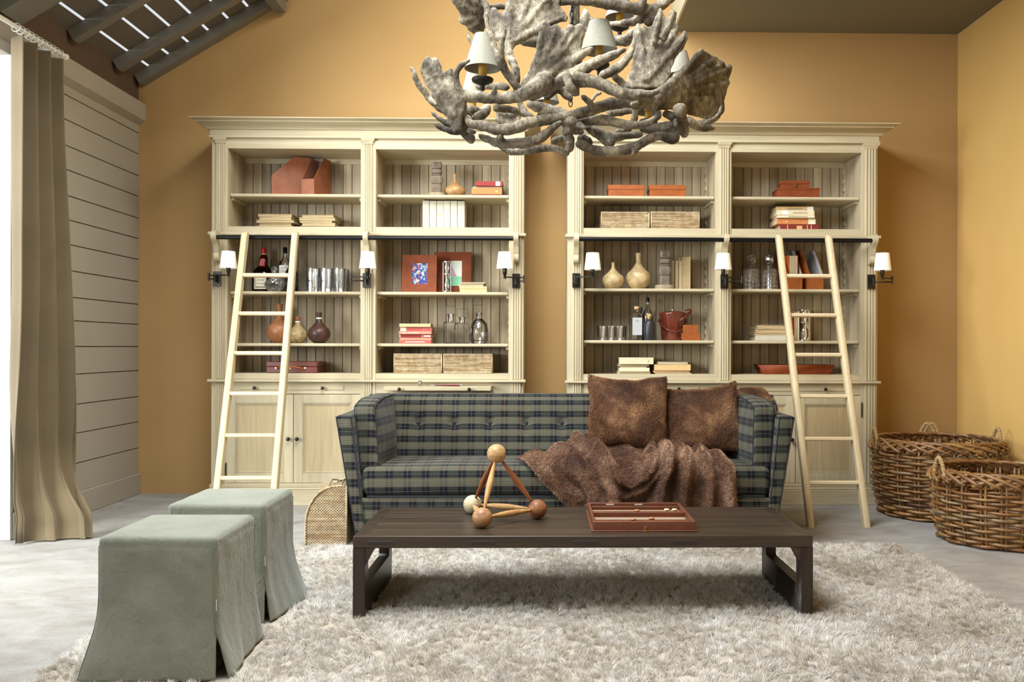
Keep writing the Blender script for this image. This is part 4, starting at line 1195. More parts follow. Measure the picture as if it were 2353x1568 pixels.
def strand_face(mb, P0, U, V, N, wf, h, step, seed, amp=.0022, lam=.018, rr=.0034):
    """woven face: origin P0, unit dirs U (along), V (up), N outward. wf(v)->(u0,u1)"""
    g = random.Random(seed); k = 0; z = step*.5
    while z < h:
        u0, u1 = wf(z)
        if u1-u0 > .01:
            n = int((u1-u0)/(lam/4)); n = max(n, 4); pts = []
            for i in range(n+1):
                u = u0+(u1-u0)*i/n
                w_ = math.cos(u/lam*PI*2*.5*2+(PI if k % 2 else 0))
                pts.append(P0+U*u+V*(z+.0004*g.uniform(-1, 1))+N*(amp*w_))
            # split into shorter strands so that the colour changes
            i0 = 0
            while i0 < len(pts)-1:
                i1 = min(len(pts)-1, i0+g.randint(16, 60)); mb.tube(pts[i0:i1+1], rr, 4); i0 = i1
        z += step; k += 1
def wicker_box(label, x0_, x1_, y0_, d, z, h, seed, group):
    T = thing('wicker_box', label, 'basket', ((x0_+x1_)/2, y0_+d/2, z), group=group)
    w = x1_-x0_; mb = MB()
    A = [Vector((x0_, y0_, z)), Vector((x1_, y0_, z)), Vector((x1_, y0_+d, z)), Vector((x0_, y0_+d, z))]
    U = [Vector((1, 0, 0)), Vector((0, 1, 0)), Vector((-1, 0, 0)), Vector((0, -1, 0))]; Nn = [Vector((0, -1, 0)), Vector((1, 0, 0)), Vector((0, 1, 0)), Vector((-1, 0, 0))]
    for i in range(4):
        ln = (w, d, w, d)[i]
        strand_face(mb, A[i], U[i], Vector((0, 0, 1)), Nn[i], lambda q, ln=ln: (0.001, ln-.001), h-.004, .0068, seed+i, lam=.014)
    mb.build('woven_wall', M['wick'], T, angle=180)
    MB().box(x0_+.004, x1_-.004, y0_+.004, y0_+d-.004, z+.001, z+h-.008).build('lining', M['wickdk'], T)
    rm = MB()
    for zz_, r_ in ((z+h-.005, .0055), (z+.005, .004)):
        pts = [(x0_, y0_, zz_), (x1_, y0_, zz_), (x1_, y0_+d, zz_), (x0_, y0_+d, zz_)]
        P = []
        for i in range(4):
            a, b = Vector(pts[i]), Vector(pts[(i+1) % 4])
            n = int((b-a).length/.006)
            for j in range(n): P.append(a+(b-a)*(j/n)+Vector((0, 0, .0015*math.sin(j*2.2))))
        rm.tube(P, r_, 6, loop=True)
    for a in A: rm.tube([a+Vector((0, 0, .003)), a+Vector((0, 0, h-.005))], .005, 6)
    rm.build('rim', M['wick'], T, angle=180)
    strand_face(lid := MB(), Vector((x0_+.003, y0_+.004, z+h-.006)), Vector((1, 0, 0)), Vector((0, 1, 0)), Vector((0, 0, 1)), lambda q: (0, w-.006), d-.008, .0075, seed+11, lam=.014)
    lid.build('lid', M['wick'], T, angle=180)
    return T

# magazine basket beside the sofa
MY0, MY1 = 5.035, 5.33
mx0, mx1 = X(702, 1240, MY0), X(796, 1240, MY0); mzt = Z(780, 1117, MY0)
MG = thing('magazine_basket', 'woven wicker magazine basket with a quarter round side, against the left arm of the sofa', 'basket', ((mx0+mx1)/2, (MY0+MY1)/2, 0))
wq, hq = mx1-mx0, mzt
def prof(z):
    zc_ = hq*.36
    if z < zc_: return (0.0, wq)
    k = min(1, (z-zc_)/(hq-zc_)); return (wq*.80*(1-math.sqrt(max(0, 1-k*k))), wq)
for y, nn in ((MY0, -1), (MY1, 1)):
    mb = MB(); strand_face(mb, Vector((mx0, y, 0)), Vector((1, 0, 0)), Vector((0, 0, 1)), Vector((0, nn, 0)), prof, hq, .0075, 40+nn, lam=.016, rr=.0038)
    mb.build('side_panel', M['wick'], MG, angle=180)
    mb = MB().prism([(mx0+prof(z)[0]+.002, z) for z in np.linspace(0.01, hq-.002, 20)]+[(mx1-.002, hq-.002), (mx1-.002, .01)], y-.0015, y+.0015, 'y')
    mb.build('panel_core', M['wickdk'], MG)
    mb = MB(); pts = [Vector((mx0+prof(z)[0], y, z)) for z in np.linspace(0.005, hq, 60)]+[Vector((mx1, y, hq))]
    mb.tube(pts, .0058, 8)
    # binding wraps along the rim
    for i in range(0, len(pts)-1):
        for s in (0, .5):
            p = pts[i]*(1-s)+pts[i+1]*s
            mb.tube([p+Vector((.004, -.007*-nn, -.004)), p+Vector((-.002, .007*nn, .005))], .0016, 4)
    mb.build('rim', M['wick'], MG, angle=180)
    MB().tube([(mx1, y, .005), (mx1, y, hq)], .006, 8).build('corner_post', M['wick'], MG, angle=180)
mb = MB(); strand_face(mb, Vector((mx1, MY0, 0)), Vector((0, 1, 0)), Vector((0, 0, 1)), Vector((1, 0, 0)), lambda z: (0, MY1-MY0), hq, .0075, 61, lam=.016, rr=.0038)
mb.build('end_panel', M['wick'], MG, angle=180)
# curved underside
mb = MB(); zz_ = np.linspace(0.008, hq*.86, 34)
for i, z in enumerate(zz_):
    n = 60; mb.tube([(mx0+prof(z)[0]+.0022*math.cos(j/n*60+(PI if i % 2 else 0)), MY0+(MY1-MY0)*j/n, z) for j in range(n+1)], .0038, 4)
mb.build('curved_panel', M['wick'], MG, angle=180)
MB().box(mx0, mx1, MY0, MY1, .003, .01).build('bottom', M['wickdk'], MG)
for f in (.38, .66):
    MB().box(mx0+.05, mx1-.01, MY0+(MY1-MY0)*f-.003, MY0+(MY1-MY0)*f+.003, .02, hq-.01).build('divider', M['wick'], MG)
for f in (.5, .8):
    MB().tube([(mx0+wq*f, MY0, hq-.02+0*f), (mx0+wq*f, (MY0+MY1)/2, hq+.015), (mx0+wq*f, MY1, hq-.01)], .005, 6).build('cross_bar', M['wick'], MG, angle=180)

# ================================================================= SHAGGY RUG
t = NT('rug_pile'); t.set(.5, 0, .35, .25)
m = t.ramp(t.noise(t.mapping((1, 1, 0)), 3.2, 4, .65, .5), [(.3, C(214, 206, 194)), (.68, C(248, 246, 243))])
r = t.ramp(t.island(), [(0, (.58, .56, .53, 1)), (1, (1.12, 1.12, 1.12, 1))]); t.base(t.mix(1.0, m, r, 'MULTIPLY')); M['pile'] = t.m
M['rugbase'] = plain('rug_backing', C(176, 166, 152), .95, var=.2, vscale=40)
corner_r = atz(2062, 1262, .03); corner_l = atz(700, 1252, .03)
right_far = atz(2353, 1418, .02)
# outline: rear edge y, right edge, left edge (world)
yr_ = 4.93
lft = [atz(230, 1440, .02), atz(75, 1568, .02)]
def xedge(y, a, b): return a.x+(b.x-a.x)*(y-a.y)/(b.y-a.y)
rl = lambda y: xedge(y, lft[0], lft[1]); 
cr_ = Vector((X(2066, 1258, yr_), yr_, 0))
rr2 = lambda y: xedge(y, cr_, right_far)
print('RUG', lft, cr_, right_far, rl(4.93), rl(3), rr2(3))
y_front = 2.35
ys = [y_front, yr_]
xa0, xa1 = rl(y_front), rl(yr_); xb0_, xb1_ = rr2(y_front), cr_.x
outl = [(xa0, y_front), (xb0_, y_front), (xb1_, yr_), (xa1, yr_)]
rug = MB().prism(outl, .001, .014, 'z').build('shaggy_rug', M['rugbase'], loc=(0.2, 3.6, 0))
tag(rug, 'thick cream and beige shaggy rug under the coffee table', 'rug')
g = np.random.default_rng(11)
FOOT = [(tx0-.012, tx0+.055, ty0-.012, ty1+.01), (tx1-.055, tx1+.012, ty0-.012, ty1+.01), (-1.49, -1.0, 2.91, 3.38), (-1.50, -1.02, 3.52, 3.99), (sxl_b, sxr_b, 4.99, 6), (mx0-.01, mx1+.02, MY0-.03, 6)]
NTF = 24000
yy = y_front+(yr_-y_front)*g.random(NTF); uu = g.random(NTF)
xl_ = xa0+(xa1-xa0)*(yy-y_front)/(yr_-y_front); xr_ = xb0_+(xb1_-xb0_)*(yy-y_front)/(yr_-y_front)
wmax = max(xb0_-xa0, xb1_-xa1); keep = uu < (xr_-xl_)/wmax
yy = yy[keep]; xx_ = xl_[keep]+uu[keep]*wmax; NTF = len(yy)
TFc = np.stack([xx_, yy, np.full(NTF, .010)], 1)
TFc[:, :2] += g.normal(size=(NTF, 2))*.004
lean = g.normal(size=(NTF, 2))*.42
# broad pile direction with swirls
lean[:, 0] += .30*np.sin(TFc[:, 0]*5+3*np.sin(TFc[:, 1]*4)); lean[:, 1] += .30*np.cos(TFc[:, 1]*6+2*np.sin(TFc[:, 0]*5))
hgt = .022+.018*g.random(NTF)
B = 34
okm = np.ones(NTF, bool)
for (a0, a1, b0_, b1__) in FOOT:
    okm &= ~((TFc[:, 0] > a0) & (TFc[:, 0] < a1) & (TFc[:, 1] > b0_) & (TFc[:, 1] < b1__))
TFc = TFc[okm]; lean = lean[okm]; hgt = hgt[okm]; NTF = len(TFc)
C0 = np.repeat(TFc, B, 0); ln = np.repeat(lean, B, 0)
n_ = len(C0)
spread = g.normal(size=(n_, 2))
P = C0.copy(); P[:, :2] += spread*.0042
D = np.stack([ln[:, 0]+spread[:, 0]*.27, ln[:, 1]+spread[:, 1]*.27, np.ones(n_)], 1); D /= np.linalg.norm(D, axis=1)[:, None]
L = np.repeat(hgt, B)*(.8+.35*g.random(n_))
V, Q, T_ = blades(P, D, L, .00135, np.concatenate([ln*.25, -.10*np.ones((n_, 1))], 1), 4)
pile = npmesh('rug_pile', V, Q, T_, M['pile'], parent=rug); pile['kind'] = 'stuff'
# ================================================================= ANTLER CHANDELIER
t = NT('antler_resin'); t.set(.62, 0, .3)
v = t.mapping(); a = t.noise(t.mapping((1, 1, 1)), 7, 5, .65, .6); b = t.noise(t.mapping((1, 1, .45)), 75, 6, .75, .35)
m = t.ramp(a, [(.30, C(68, 59, 49)), (.46, C(118, 107, 90)), (.64, C(192, 180, 156))])
m = t.mix(.8, m, t.ramp(b, [(.36, (.30, .28, .26, 1)), (.50, (.85, .85, .85, 1)), (.64, (1.3, 1.27, 1.2, 1))]), 'MULTIPLY')
t.base(m); t.bump(b, 1.0, .012); M['antler'] = t.m
t = NT('grey_linen_shade'); t.set(.85, 0, .15); t.base(t.ramp(t.noise(t.mapping(), 260, 2), [(.3, C(132, 129, 116)), (.7, C(156, 153, 139))])); M['shade2'] = t.m
M['shadein'] = plain('shade_lining', C(176, 178, 180), .8)
M['candle'] = plain('candle_sleeve_wax', C(206, 160, 70), .45, var=.12, vscale=20)
YC = 3.9
CH = thing('antler_chandelier', 'two tier moose antler chandelier with small linen shades, hanging over the coffee table', 'chandelier', (X(1315, 200, YC), YC, 2.1))
def A(px, py, d): return at(px, py, YC+d)
def antlers(strokes, palms=()):
    for s_ in strokes: antler([s_])
    for p_ in palms: antler([], [p_])
def antler(strokes, palms=(), vox=.005, th=.024, disp=.0062):
    mb = MB()
    for st in strokes:
        d0 = None; pts = []; rad = []
        # st = [(px,py,r_px,d)...]; resample with Catmull-Rom
        P = [A(q[0], q[1], q[3]) for q in st]; R = [q[2]*(YC+q[3])/F_ for q in st]
        if len(P) == 1: mb.ball(P[0], R[0], 12, 8); continue
        for i in range(len(P)-1):
            p0_, p1_, p2_, p3_ = P[max(0, i-1)], P[i], P[i+1], P[min(len(P)-1, i+2)]
            n = 6
            for k in range(n):
                s = k/n
                q = .5*((2*p1_)+(p2_-p0_)*s+(2*p0_-5*p1_+4*p2_-p3_)*s*s+(3*p1_-p0_-3*p2_+p3_)*s**3)
                pts.append(q); rad.append((R[i]+(R[i+1]-R[i])*s)*(1+.10*nz(q.x*14, q.y*14, q.z*14)))
        pts.append(P[-1]); rad.append(R[-1]*.8)
        mb.tube(pts, rad, 10)
        mb.ball(pts[0], rad[0]*.97, 10, 6); mb.ball(pts[-1], rad[-1]*.97, 10, 6)
    for pm in palms:
        pts, d0, dx, dy, base, tips = pm
        cx_ = sum(p[0] for p in pts)/len(pts); cy_ = sum(p[1] for p in pts)/len(pts)
        D = lambda x, y: d0+dx*(x-cx_)/100+dy*(y-cy_)/100
        n = len(pts); h = th/2
        f = [A(p[0], p[1], D(*p)-h*.8) for p in pts]; bk = [A(p[0], p[1], D(*p)+h*.8) for p in pts]
        k0 = len(mb.v)
        bm = bmesh.new(); vs = [bm.verts.new(p) for p in f]; bm.faces.new(vs); bmesh.ops.triangulate(bm, faces=bm.faces[:])
        bm.verts.index_update(); tr = [tuple(v.index for v in q.verts) for q in bm.faces]; bm.free()
        mb.add(f+bk, tr+[tuple(i+n for i in q[::-1]) for q in tr]+[(i, i+n, (i+1) % n+n, (i+1) % n) for i in range(n)])
        # raised ribs from the base out to every point, rounded edges
        B_ = A(base[0], base[1], D(*base))
        for tp in tips:
            T_ = A(tp[0], tp[1], D(*tp)-.004); mid = (B_+T_)/2+Vector((0, -.004, 0))
            tip = T_+(T_-B_).normalized()*.012
            mb.tube([B_, mid, T_, tip], [.021, .0165, .0095, .004], 8)
            rv = [B_+(T_-B_)*q+Vector((0, -.010, 0)) for q in (.1, .5, .85)]; mb.tube(rv, [.012, .009, .005], 6)
        for i in range(n):
            a_, b_ = (f[i]+bk[i])/2, (f[(i+1) % n]+bk[(i+1) % n])/2
            mb.tube([a_, b_], h*.75, 6); mb.ball(a_, h*.75, 6, 4)
    o = mb.build('antler', M['antler'], CH, angle=0)
    r = o.modifiers.new('r', 'REMESH'); r.mode = 'VOXEL'; r.voxel_size = vox; r.use_smooth_shade = True
    s = o.modifiers.new('s', 'SMOOTH'); s.iterations = 3; s.factor = .6
    tx = bpy.data.textures.get('antler_clouds') or bpy.data.textures.new('antler_clouds', 'CLOUDS'); tx.noise_scale = .028; tx.noise_depth = 3
    dm = o.modifiers.new('d', 'DISPLACE'); dm.texture = tx; dm.strength = disp*1.6; dm.mid_level = .5; dm.texture_coords = 'LOCAL'
    return o
# front left: palm, beam and curled tine
antler([[(1060, 262, 14, -.40), (1061, 222, 15, -.42), (1100, 224, 13, -.44), (1154, 226, 13, -.46), (1192, 220, 16, -.46)],
        [(1063, 225, 12, -.42), (1052, 200, 9, -.44), (1048, 172, 7.5, -.45), (1060, 150, 7, -.45), (1080, 138, 3.5, -.44)],
        [(1137, 228, 9, -.45), (1135, 212, 7.5, -.47), (1138, 200, 5.5, -.48)],
        [(1066, 299, 12, -.36), (1058, 262, 14, -.38)],
        [(1012, 225, 9, -.38), (1003, 185, 8, -.37), (1000, 158, 6.5, -.37), (999, 133, 3.5, -.37)], [(1000, 215, 9, -.38), (986, 180, 8, -.36), (979, 155, 7, -.36), (985, 130, 4, -.35)],
        [(1020, 215, 8, -.4), (1025, 190, 7, -.4), (1031, 175, 5.5, -.4), (1037, 158, 3, -.4)]],
       [([(968, 162), (978, 140), (984, 132), (990, 145), (991, 157), (997, 136), (1003, 137), (1010, 155), (1014, 172), (1024, 168), (1037, 161), (1037, 178), (1034, 188), (1044, 200), (1056, 212), (1066, 240), (1058, 268), (1056, 300), (1046, 303), (1039, 289), (1025, 262), (998, 222), (980, 188)], -.40, -.05, 0, (1046, 270), [(984, 136), (1000, 140), (1034, 166), (972, 166)])])
# front centre: big palm
antler([[(1188, 222, 15, -.46), (1225, 205, 18, -.48), (1255, 180, 22, -.48)],
        [(1290, 185, 15, -.48), (1330, 165, 16, -.50), (1370, 143, 13, -.52), (1405, 128, 11, -.53), (1434, 114, 6, -.54)],
        [(1320, 140, 10, -.49), (1345, 120, 9, -.50), (1361, 110, 6, -.5)]],
       [([(1196, 222), (1200, 192), (1222, 158), (1235, 122), (1242, 80), (1242, 58), (1249, 52), (1257, 57), (1263, 66), (1279, 60), (1288, 70), (1300, 72), (1312, 60), (1320, 76), (1329, 59), (1338, 62), (1341, 76), (1334, 98), (1330, 118), (1334, 146), (1322, 160), (1298, 190), (1262, 212), (1225, 228)], -.47, -.02, .02, (1225, 200), [(1248, 58), (1279, 66), (1314, 66), (1334, 66), (1332, 118)])])
# forked tine rising at the left
antler([[(1190, 205, 11, -.45), (1178, 188, 9, -.46), (1168, 172, 9.5, -.46), (1155, 152, 9.5, -.47), (1144, 128, 9, -.47), (1131, 92, 7.5, -.46), (1121, 62, 6.5, -.45), (1117, 30, 4, -.44)],
        [(1158, 155, 8, -.47), (1153, 130, 8, -.49), (1152, 105, 7.5, -.50), (1157, 82, 6, -.50), (1161, 66, 4, -.5)]])
# dark backing tine
antler([[(1188, 185, 10, -.34), (1184, 160, 10, -.33), (1172, 130, 9, -.30), (1160, 100, 10, -.26)]],
       [([(1164, 116), (1150, 100), (1135, 72), (1128, 40), (1131, 22), (1137, 22), (1143, 32), (1152, 36), (1163, 28), (1168, 8), (1172, -35), (1210, -45), (1262, -40), (1286, -8), (1282, 12), (1292, 30), (1303, 40), (1300, 46), (1284, 46), (1257, 53), (1223, 74), (1190, 94), (1176, 112)], -.22, .02, -.05, (1172, 100), [(1134, 26), (1169, -20), (1296, 40), (1262, -10), (1225, -20)])])
# light upper left palm
antler([[(1099, -8, 8, -.02), (1118, 15, 8, -.05), (1118, 45, 8, -.08)], [(1119, 16, 7, .0), (1145, 15, 7, .05), (1170, 14, 7, .1)]],
       [([(1041, 2), (1042, -30), (1075, -45), (1100, -12), (1117, 12), (1120, 40), (1110, 62), (1106, 80), (1097, 78), (1078, 68), (1076, 56), (1060, 50), (1058, 42), (1062, 32), (1050, 14)], -.02, .05, .1, (1110, 40), [(1044, 0), (1060, 46), (1080, 66), (1070, -30)])])
# far left narrow leaf
antler([[(944, 155, 4, -.15), (952, 168, 6, -.15), (957, 185, 8, -.14), (972, 206, 9, -.12), (992, 232, 9, -.1), (1015, 254, 7, -.1), (1035, 262, 7, -.1)], [(990, 232, 8, -.12), (1003, 240, 5, -.16), (1006, 236, 4, -.18)]])
# rear left tine
antler([[(1075, 75, 3.5, .35), (1080, 90, 5, .35), (1090, 110, 6, .36), (1098, 150, 8, .38), (1095, 215, 8, .4)]])
# lower left points and sawn knuckle
antler([[(993, 258, 4, -.30), (1006, 270, 6, -.31), (1033, 287, 8, -.33), (1055, 290, 10, -.34)], [(1001, 286, 4, -.34), (1018, 296, 6.5, -.35), (1042, 302, 9, -.36), (1060, 300, 11, -.36)],
        [(1060, 262, 13, -.34), (1064, 285, 15, -.33), (1068, 300, 15, -.33), (1080, 316, 12, -.34), (1084, 324, 8, -.35)], [(1078, 300, 7, -.38), (1092, 305, 5, -.40)]])
# long lower beam, left to right
antler([[(1072, 273, 8, -.40), (1085, 285, 11, -.42), (1108, 289, 12.5, -.44), (1148, 298, 14, -.46), (1185, 294, 14, -.47), (1219, 281, 13, -.47), (1255, 276, 13, -.46), (1302, 268, 13, -.45), (1350, 256, 13, -.45), (1398, 240, 14, -.44), (1440, 236, 12, -.42)],
        [(1362, 252, 11, -.46), (1356, 238, 9, -.49), (1345, 226, 6.5, -.51), (1338, 221, 5, -.52)], [(1088, 275, 8, -.36), (1104, 262, 8, -.40), (1118, 258, 5, -.43)]])
# second lower beam with knob
antler([[(1105, 313, 7, -.38), (1125, 322, 9, -.40), (1151, 329, 12, -.42), (1202, 329, 13, -.44), (1240, 318, 11.5, -.45), (1265, 298, 10, -.46), (1280, 286, 8, -.47), (1288, 281, 6, -.48)],
        [(1150, 318, 8, -.44), (1149, 314, 9, -.47)]])
# lowest beam
antler([[(1150, 337, 6, -.30), (1178, 350, 8, -.32), (1219, 345, 10, -.34), (1265, 340, 9, -.36), (1292, 347, 9, -.38), (1304, 353, 7, -.38)], [(1304, 300, 13, -.36), (1308, 325, 12, -.36), (1313, 343, 8, -.38)],
        [(1290, 318, 9, -.30), (1270, 326, 8, -.3)]])
# central burrs
antler([[(1300, 277, 17, -.44), (1322, 284, 15, -.46)], [(1332, 288, 9, -.50), (1345, 294, 6, -.52)], [(1306, 300, 11, -.44), (1298, 306, 8, -.46)], [(1320, 300, 11, -.42), (1336, 303, 8, -.45)]])
# centre right beam
antler([[(1330, 281, 11, -.40), (1385, 276, 12, -.42), (1436, 286, 10.5, -.43), (1470, 287, 9.5, -.44), (1500, 276, 9, -.45), (1516, 266, 6, -.46), (1508, 256, 5, -.46)],
        [(1475, 298, 7, -.34), (1510, 297, 14, -.35), (1545, 292, 15, -.36), (1565, 290, 12, -.36)]])
# sawn branch in the gap
antler([[(1350, 293, 9, -.32), (1375, 303, 10, -.33), (1402, 316, 13, -.34), (1440, 312, 9, -.34), (1473, 309, 8, -.35)], [(1402, 315, 12, -.34), (1402, 330, 11, -.36), (1400, 338, 9, -.37)], [(1418, 305, 7, -.30), (1447, 296, 8, -.28)],
        [(1350, 297, 5, -.4), (1378, 318, 7, -.4), (1398, 335, 6, -.4)]])
# bottom right beam with pale tip
antler([[(1332, 331, 10, -.40), (1368, 346, 12, -.41), (1419, 347, 12, -.42), (1461, 337, 12, -.42), (1495, 317, 10, -.42), (1521, 313, 10, -.42), (1545, 320, 12, -.42), (1552, 312, 12, -.4)], [(1462, 345, 8, -.44), (1452, 358, 5.5, -.46)],
        [(1338, 320, 13, -.36), (1355, 328, 12, -.36)]])
# right hub with sawn end
antler([[(1562, 253, 17, -.52), (1566, 256, 15, -.46)], [(1560, 262, 13, -.44), (1567, 285, 16, -.40), (1573, 308, 13, -.38)], [(1585, 280, 13, -.36), (1606, 292, 10, -.33), (1625, 295, 8, -.31), (1638, 295, 6, -.30)], [(1530, 262, 9, -.42), (1550, 270, 11, -.42)], [(1552, 280, 7, -.46), (1553, 290, 5, -.48)]])
# big right hand palm
antler([[(1440, 236, 13, -.42), (1480, 234, 18, -.38), (1520, 225, 24, -.32)], [(1570, 240, 14, -.28), (1610, 222, 13, -.2), (1650, 212, 10, -.12)], [(1660, 235, 6, -.05), (1657, 255, 6, -.05), (1640, 275, 6, -.08), (1618, 284, 6, -.1)],
        [(1640, 190, 8, -.12), (1660, 175, 7, -.1), (1672, 163, 5.5, -.1), (1678, 151, 4, -.1)], [(1625, 175, 8, -.16), (1645, 155, 6.5, -.14), (1655, 141, 4, -.14)], [(1600, 160, 9, -.2), (1610, 135, 8, -.2), (1613, 116, 5, -.2)], [(1640, 205, 7, -.1), (1662, 195, 5.5, -.08), (1675, 186, 3.5, -.08)], [(1615, 165, 8, -.18), (1632, 145, 6.5, -.17), (1642, 131, 4, -.17)]],
       [([(1452, 240), (1475, 228), (1524, 200), (1560, 172), (1590, 142), (1600, 124), (1612, 116), (1622, 124), (1636, 131), (1646, 134), (1648, 142), (1655, 142), (1663, 150), (1666, 166), (1674, 151), (1680, 154), (1677, 166), (1670, 182), (1674, 190), (1667, 206), (1661, 226), (1650, 246), (1626, 270), (1592, 262), (1545, 248), (1500, 250)], -.24, .22, .02, (1500, 232), [(1612, 122), (1640, 136), (1659, 146), (1677, 156), (1672, 188), (1655, 225)])])
# tall right palm
antler([[(1452, 200, 12, -.34), (1480, 205, 14, -.33), (1515, 200, 12, -.32)], [(1505, 95, 8, -.35), (1513, 60, 7, -.37), (1518, 38, 5.5, -.38), (1518, 23, 3, -.38)], [(1525, 90, 8, -.35), (1540, 55, 6.5, -.36), (1549, 25, 3.5, -.37)], [(1535, 130, 8, -.33), (1560, 105, 6.5, -.34), (1572, 88, 5, -.35), (1575, 73, 3, -.35)]],
       [([(1438, 202), (1452, 165), (1458, 135), (1466, 100), (1463, 78), (1465, 58), (1480, 66), (1493, 68), (1503, 58), (1511, 38), (1518, 24), (1524, 42), (1528, 55), (1538, 44), (1545, 26), (1551, 30), (1550, 44), (1546, 60), (1556, 62), (1554, 74), (1546, 100), (1562, 90), (1574, 74), (1577, 86), (1568, 108), (1548, 134), (1537, 158), (1538, 172), (1522, 198)], -.30, .03, -.06, (1480, 190), [(1468, 64), (1518, 30), (1547, 32), (1574, 80), (1554, 66)])])
# long crossing tine
antler([[(1304, 178, 11, -.56), (1310, 200, 11, -.58), (1318, 210, 9, -.58)], [(1320, 182, 18, -.52), (1345, 185, 16, -.52), (1372, 190, 14, -.53), (1403, 204, 14, -.54), (1438, 216, 14, -.55), (1472, 218, 13, -.56), (1500, 214, 9, -.56), (1513, 210, 5, -.56)]])
# curved tine behind the middle shade
antler([[(1464, 66, 6, -.22), (1460, 95, 8, -.2), (1452, 118, 9, -.18), (1432, 145, 11, -.18), (1408, 162, 12, -.2), (1384, 174, 11, -.24)]])
antler([[(1412, 175, 8, .1), (1435, 198, 9, .1), (1458, 230, 9, .1), (1456, 280, 8, .12), (1430, 300, 8, .12)]])
# upper tier
antler([[(1240, -20, 10, -.18), (1268, 4, 9, -.18), (1300, 4, 9, -.16), (1340, 2, 11, -.15), (1380, 6, 13, -.12), (1438, 16, 13, -.1), (1472, 22, 15, -.08), (1500, 30, 18, -.06), (1490, 50, 15, -.06)], [(1495, 25, 13, -.06), (1524, 8, 13, -.04), (1552, -14, 9, 0), (1575, -40, 7, 0)], [(1475, 15, 9, -.1), (1478, -10, 9, -.1), (1465, -30, 8, -.1)], [(1262, -5, 8, -.22), (1250, 5, 7, -.24)]])
antlers([[(1396, 56, 5, .02), (1436, 53, 9, -.02), (1466, 46, 11, -.04), (1485, 40, 10, -.05)], [(1408, 92, 10, .15), (1438, 92, 14, .1), (1462, 70, 11, .02)]])
antlers([], [([(1188, 94), (1215, 84), (1242, 72), (1262, 80), (1258, 108), (1225, 106), (1205, 102)], .38, 0, .1, (1225, 92), [(1250, 90), (1200, 96)]), ([(1344, 24), (1352, 34), (1366, 50), (1350, 70), (1336, 66), (1335, 46)], .3, 0, 0, (1348, 58), [(1346, 28)])])
# rear lower tier
antlers([[(1218, 240, 10, .1), (1250, 250, 14, .12), (1290, 262, 14, .1), (1305, 272, 10, .06)], [(1140, 248, 9, -.2), (1170, 252, 9, -.16), (1198, 258, 8, -.14), (1215, 268, 9, -.12)], [(1195, 240, 8, -.36), (1208, 260, 8, -.38), (1222, 270, 9, -.40)]],
       [([(1136, 246), (1146, 262), (1140, 276), (1160, 286), (1192, 280), (1196, 256), (1170, 248)], .42, 0, 0, (1165, 265), [(1140, 250), (1190, 262)])])
antlers([[(1256, 222, 9, -.3), (1280, 205, 10, -.3), (1300, 215, 11, -.3), (1312, 228, 7, -.32)], [(1100, 200, 7, .1), (1140, 198, 9, .05), (1165, 200, 9, .0)], [(1358, 232, 5, .2), (1370, 218, 5, .2), (1380, 214, 5, .2)]])
antlers([[(1080, 250, 10, .1), (1105, 262, 14, .15), (1120, 248, 12, .2)], [(1400, 262, 9, .3), (1440, 256, 8, .32), (1475, 250, 8, .3)]], [([(1600, 285), (1640, 262), (1660, 230), (1662, 250), (1650, 272), (1625, 284)], .05, 0, 0, (1625, 272), [(1658, 240)])])
# post, chain
mb = MB(); P_ = [A(1320, py, .0) for py in (-60, 20, 60, 85)]
mb.tube([Vector((P_[0].x, YC, 3.1)), Vector((P_[3].x, YC, P_[3].z-.25))], .023, 14)
mb.build('post', M['antler'], CH, angle=180)
def chain(p_top, n, pitch=.026):
    mb = MB()
    for i in range(n):
        c = Vector(p_top)-Vector((0, 0, pitch*i))
        pts = []
        for k in range(14):
            a = 2*PI*k/14; w_, h_ = .0075*math.cos(a), .0165*math.sin(a)
            pts.append(c+(Vector((w_, 0, h_)) if i % 2 else Vector((0.3*w_, w_, h_))))
        mb.tube(pts, .0026, 6, loop=True)
    return mb
pt = A(1314, -10, -.03)
chain(pt, 9).build('chain', M['chain'], CH, angle=180)
chain(A(1311, 226, -.05), 2, .02).build('chain', M['chain'], CH, angle=180)
def clamp(px, top, bot, rb_px, rt_px, d, cup=None, cy=None):
    y = YC+d; s = y/F_
    c = A(px, bot, d); zt_ = A(px, top, d).z; zb_ = c.z
    o = MB().lathe([(rb_px*s, zb_), (rt_px*s, zt_), (rt_px*s-.003, zt_), (rb_px*s-.003, zb_)], 36, (c.x, y, 0), closed=True).build('lamp_shade', M['shade2'], CH, angle=60)
    MB().lathe([(rb_px*s-.0035, zb_+.001), (rt_px*s-.0035, zt_-.001)], 36, (c.x, y, 0), closed=False)
    zc_ = A(px, cup or bot+35, d).z
    MB().lathe([(.017, zc_), (.0175, zc_+.03), (.0165, zb_+.06), (.006, zb_+.062), (.006, zb_+.09), (0, zb_+.095)], 18, (c.x, y, 0)).build('candle_sleeve', M['candle'], CH, angle=60)
    MB().lathe([(.008, zc_-.05), (.010, zc_-.03), (.022, zc_-.024), (.042, zc_-.014), (.045, zc_-.004), (.042, zc_), (.036, zc_+.002), (.0, zc_+.001)], 14, (c.x, y, 0)).build('drip_cup', M['chain'], CH, angle=30)
clamp(1109, 79, 158, 42, 18, -.22, 180)
clamp(1377, 50, 118, 43, 23, -.05, 146)
clamp(1563, 118, 173, 31, 15, .28, 196)
clamp(1086, 165, 222, 27, 13, .38, 252)
clamp(1424, -22, 40, 33, 16, .25, 58)
clamp(1490, 206, 260, 30, 14, .42, 276)
clamp(1255, 180, 236, 30, 15, .50, 262)
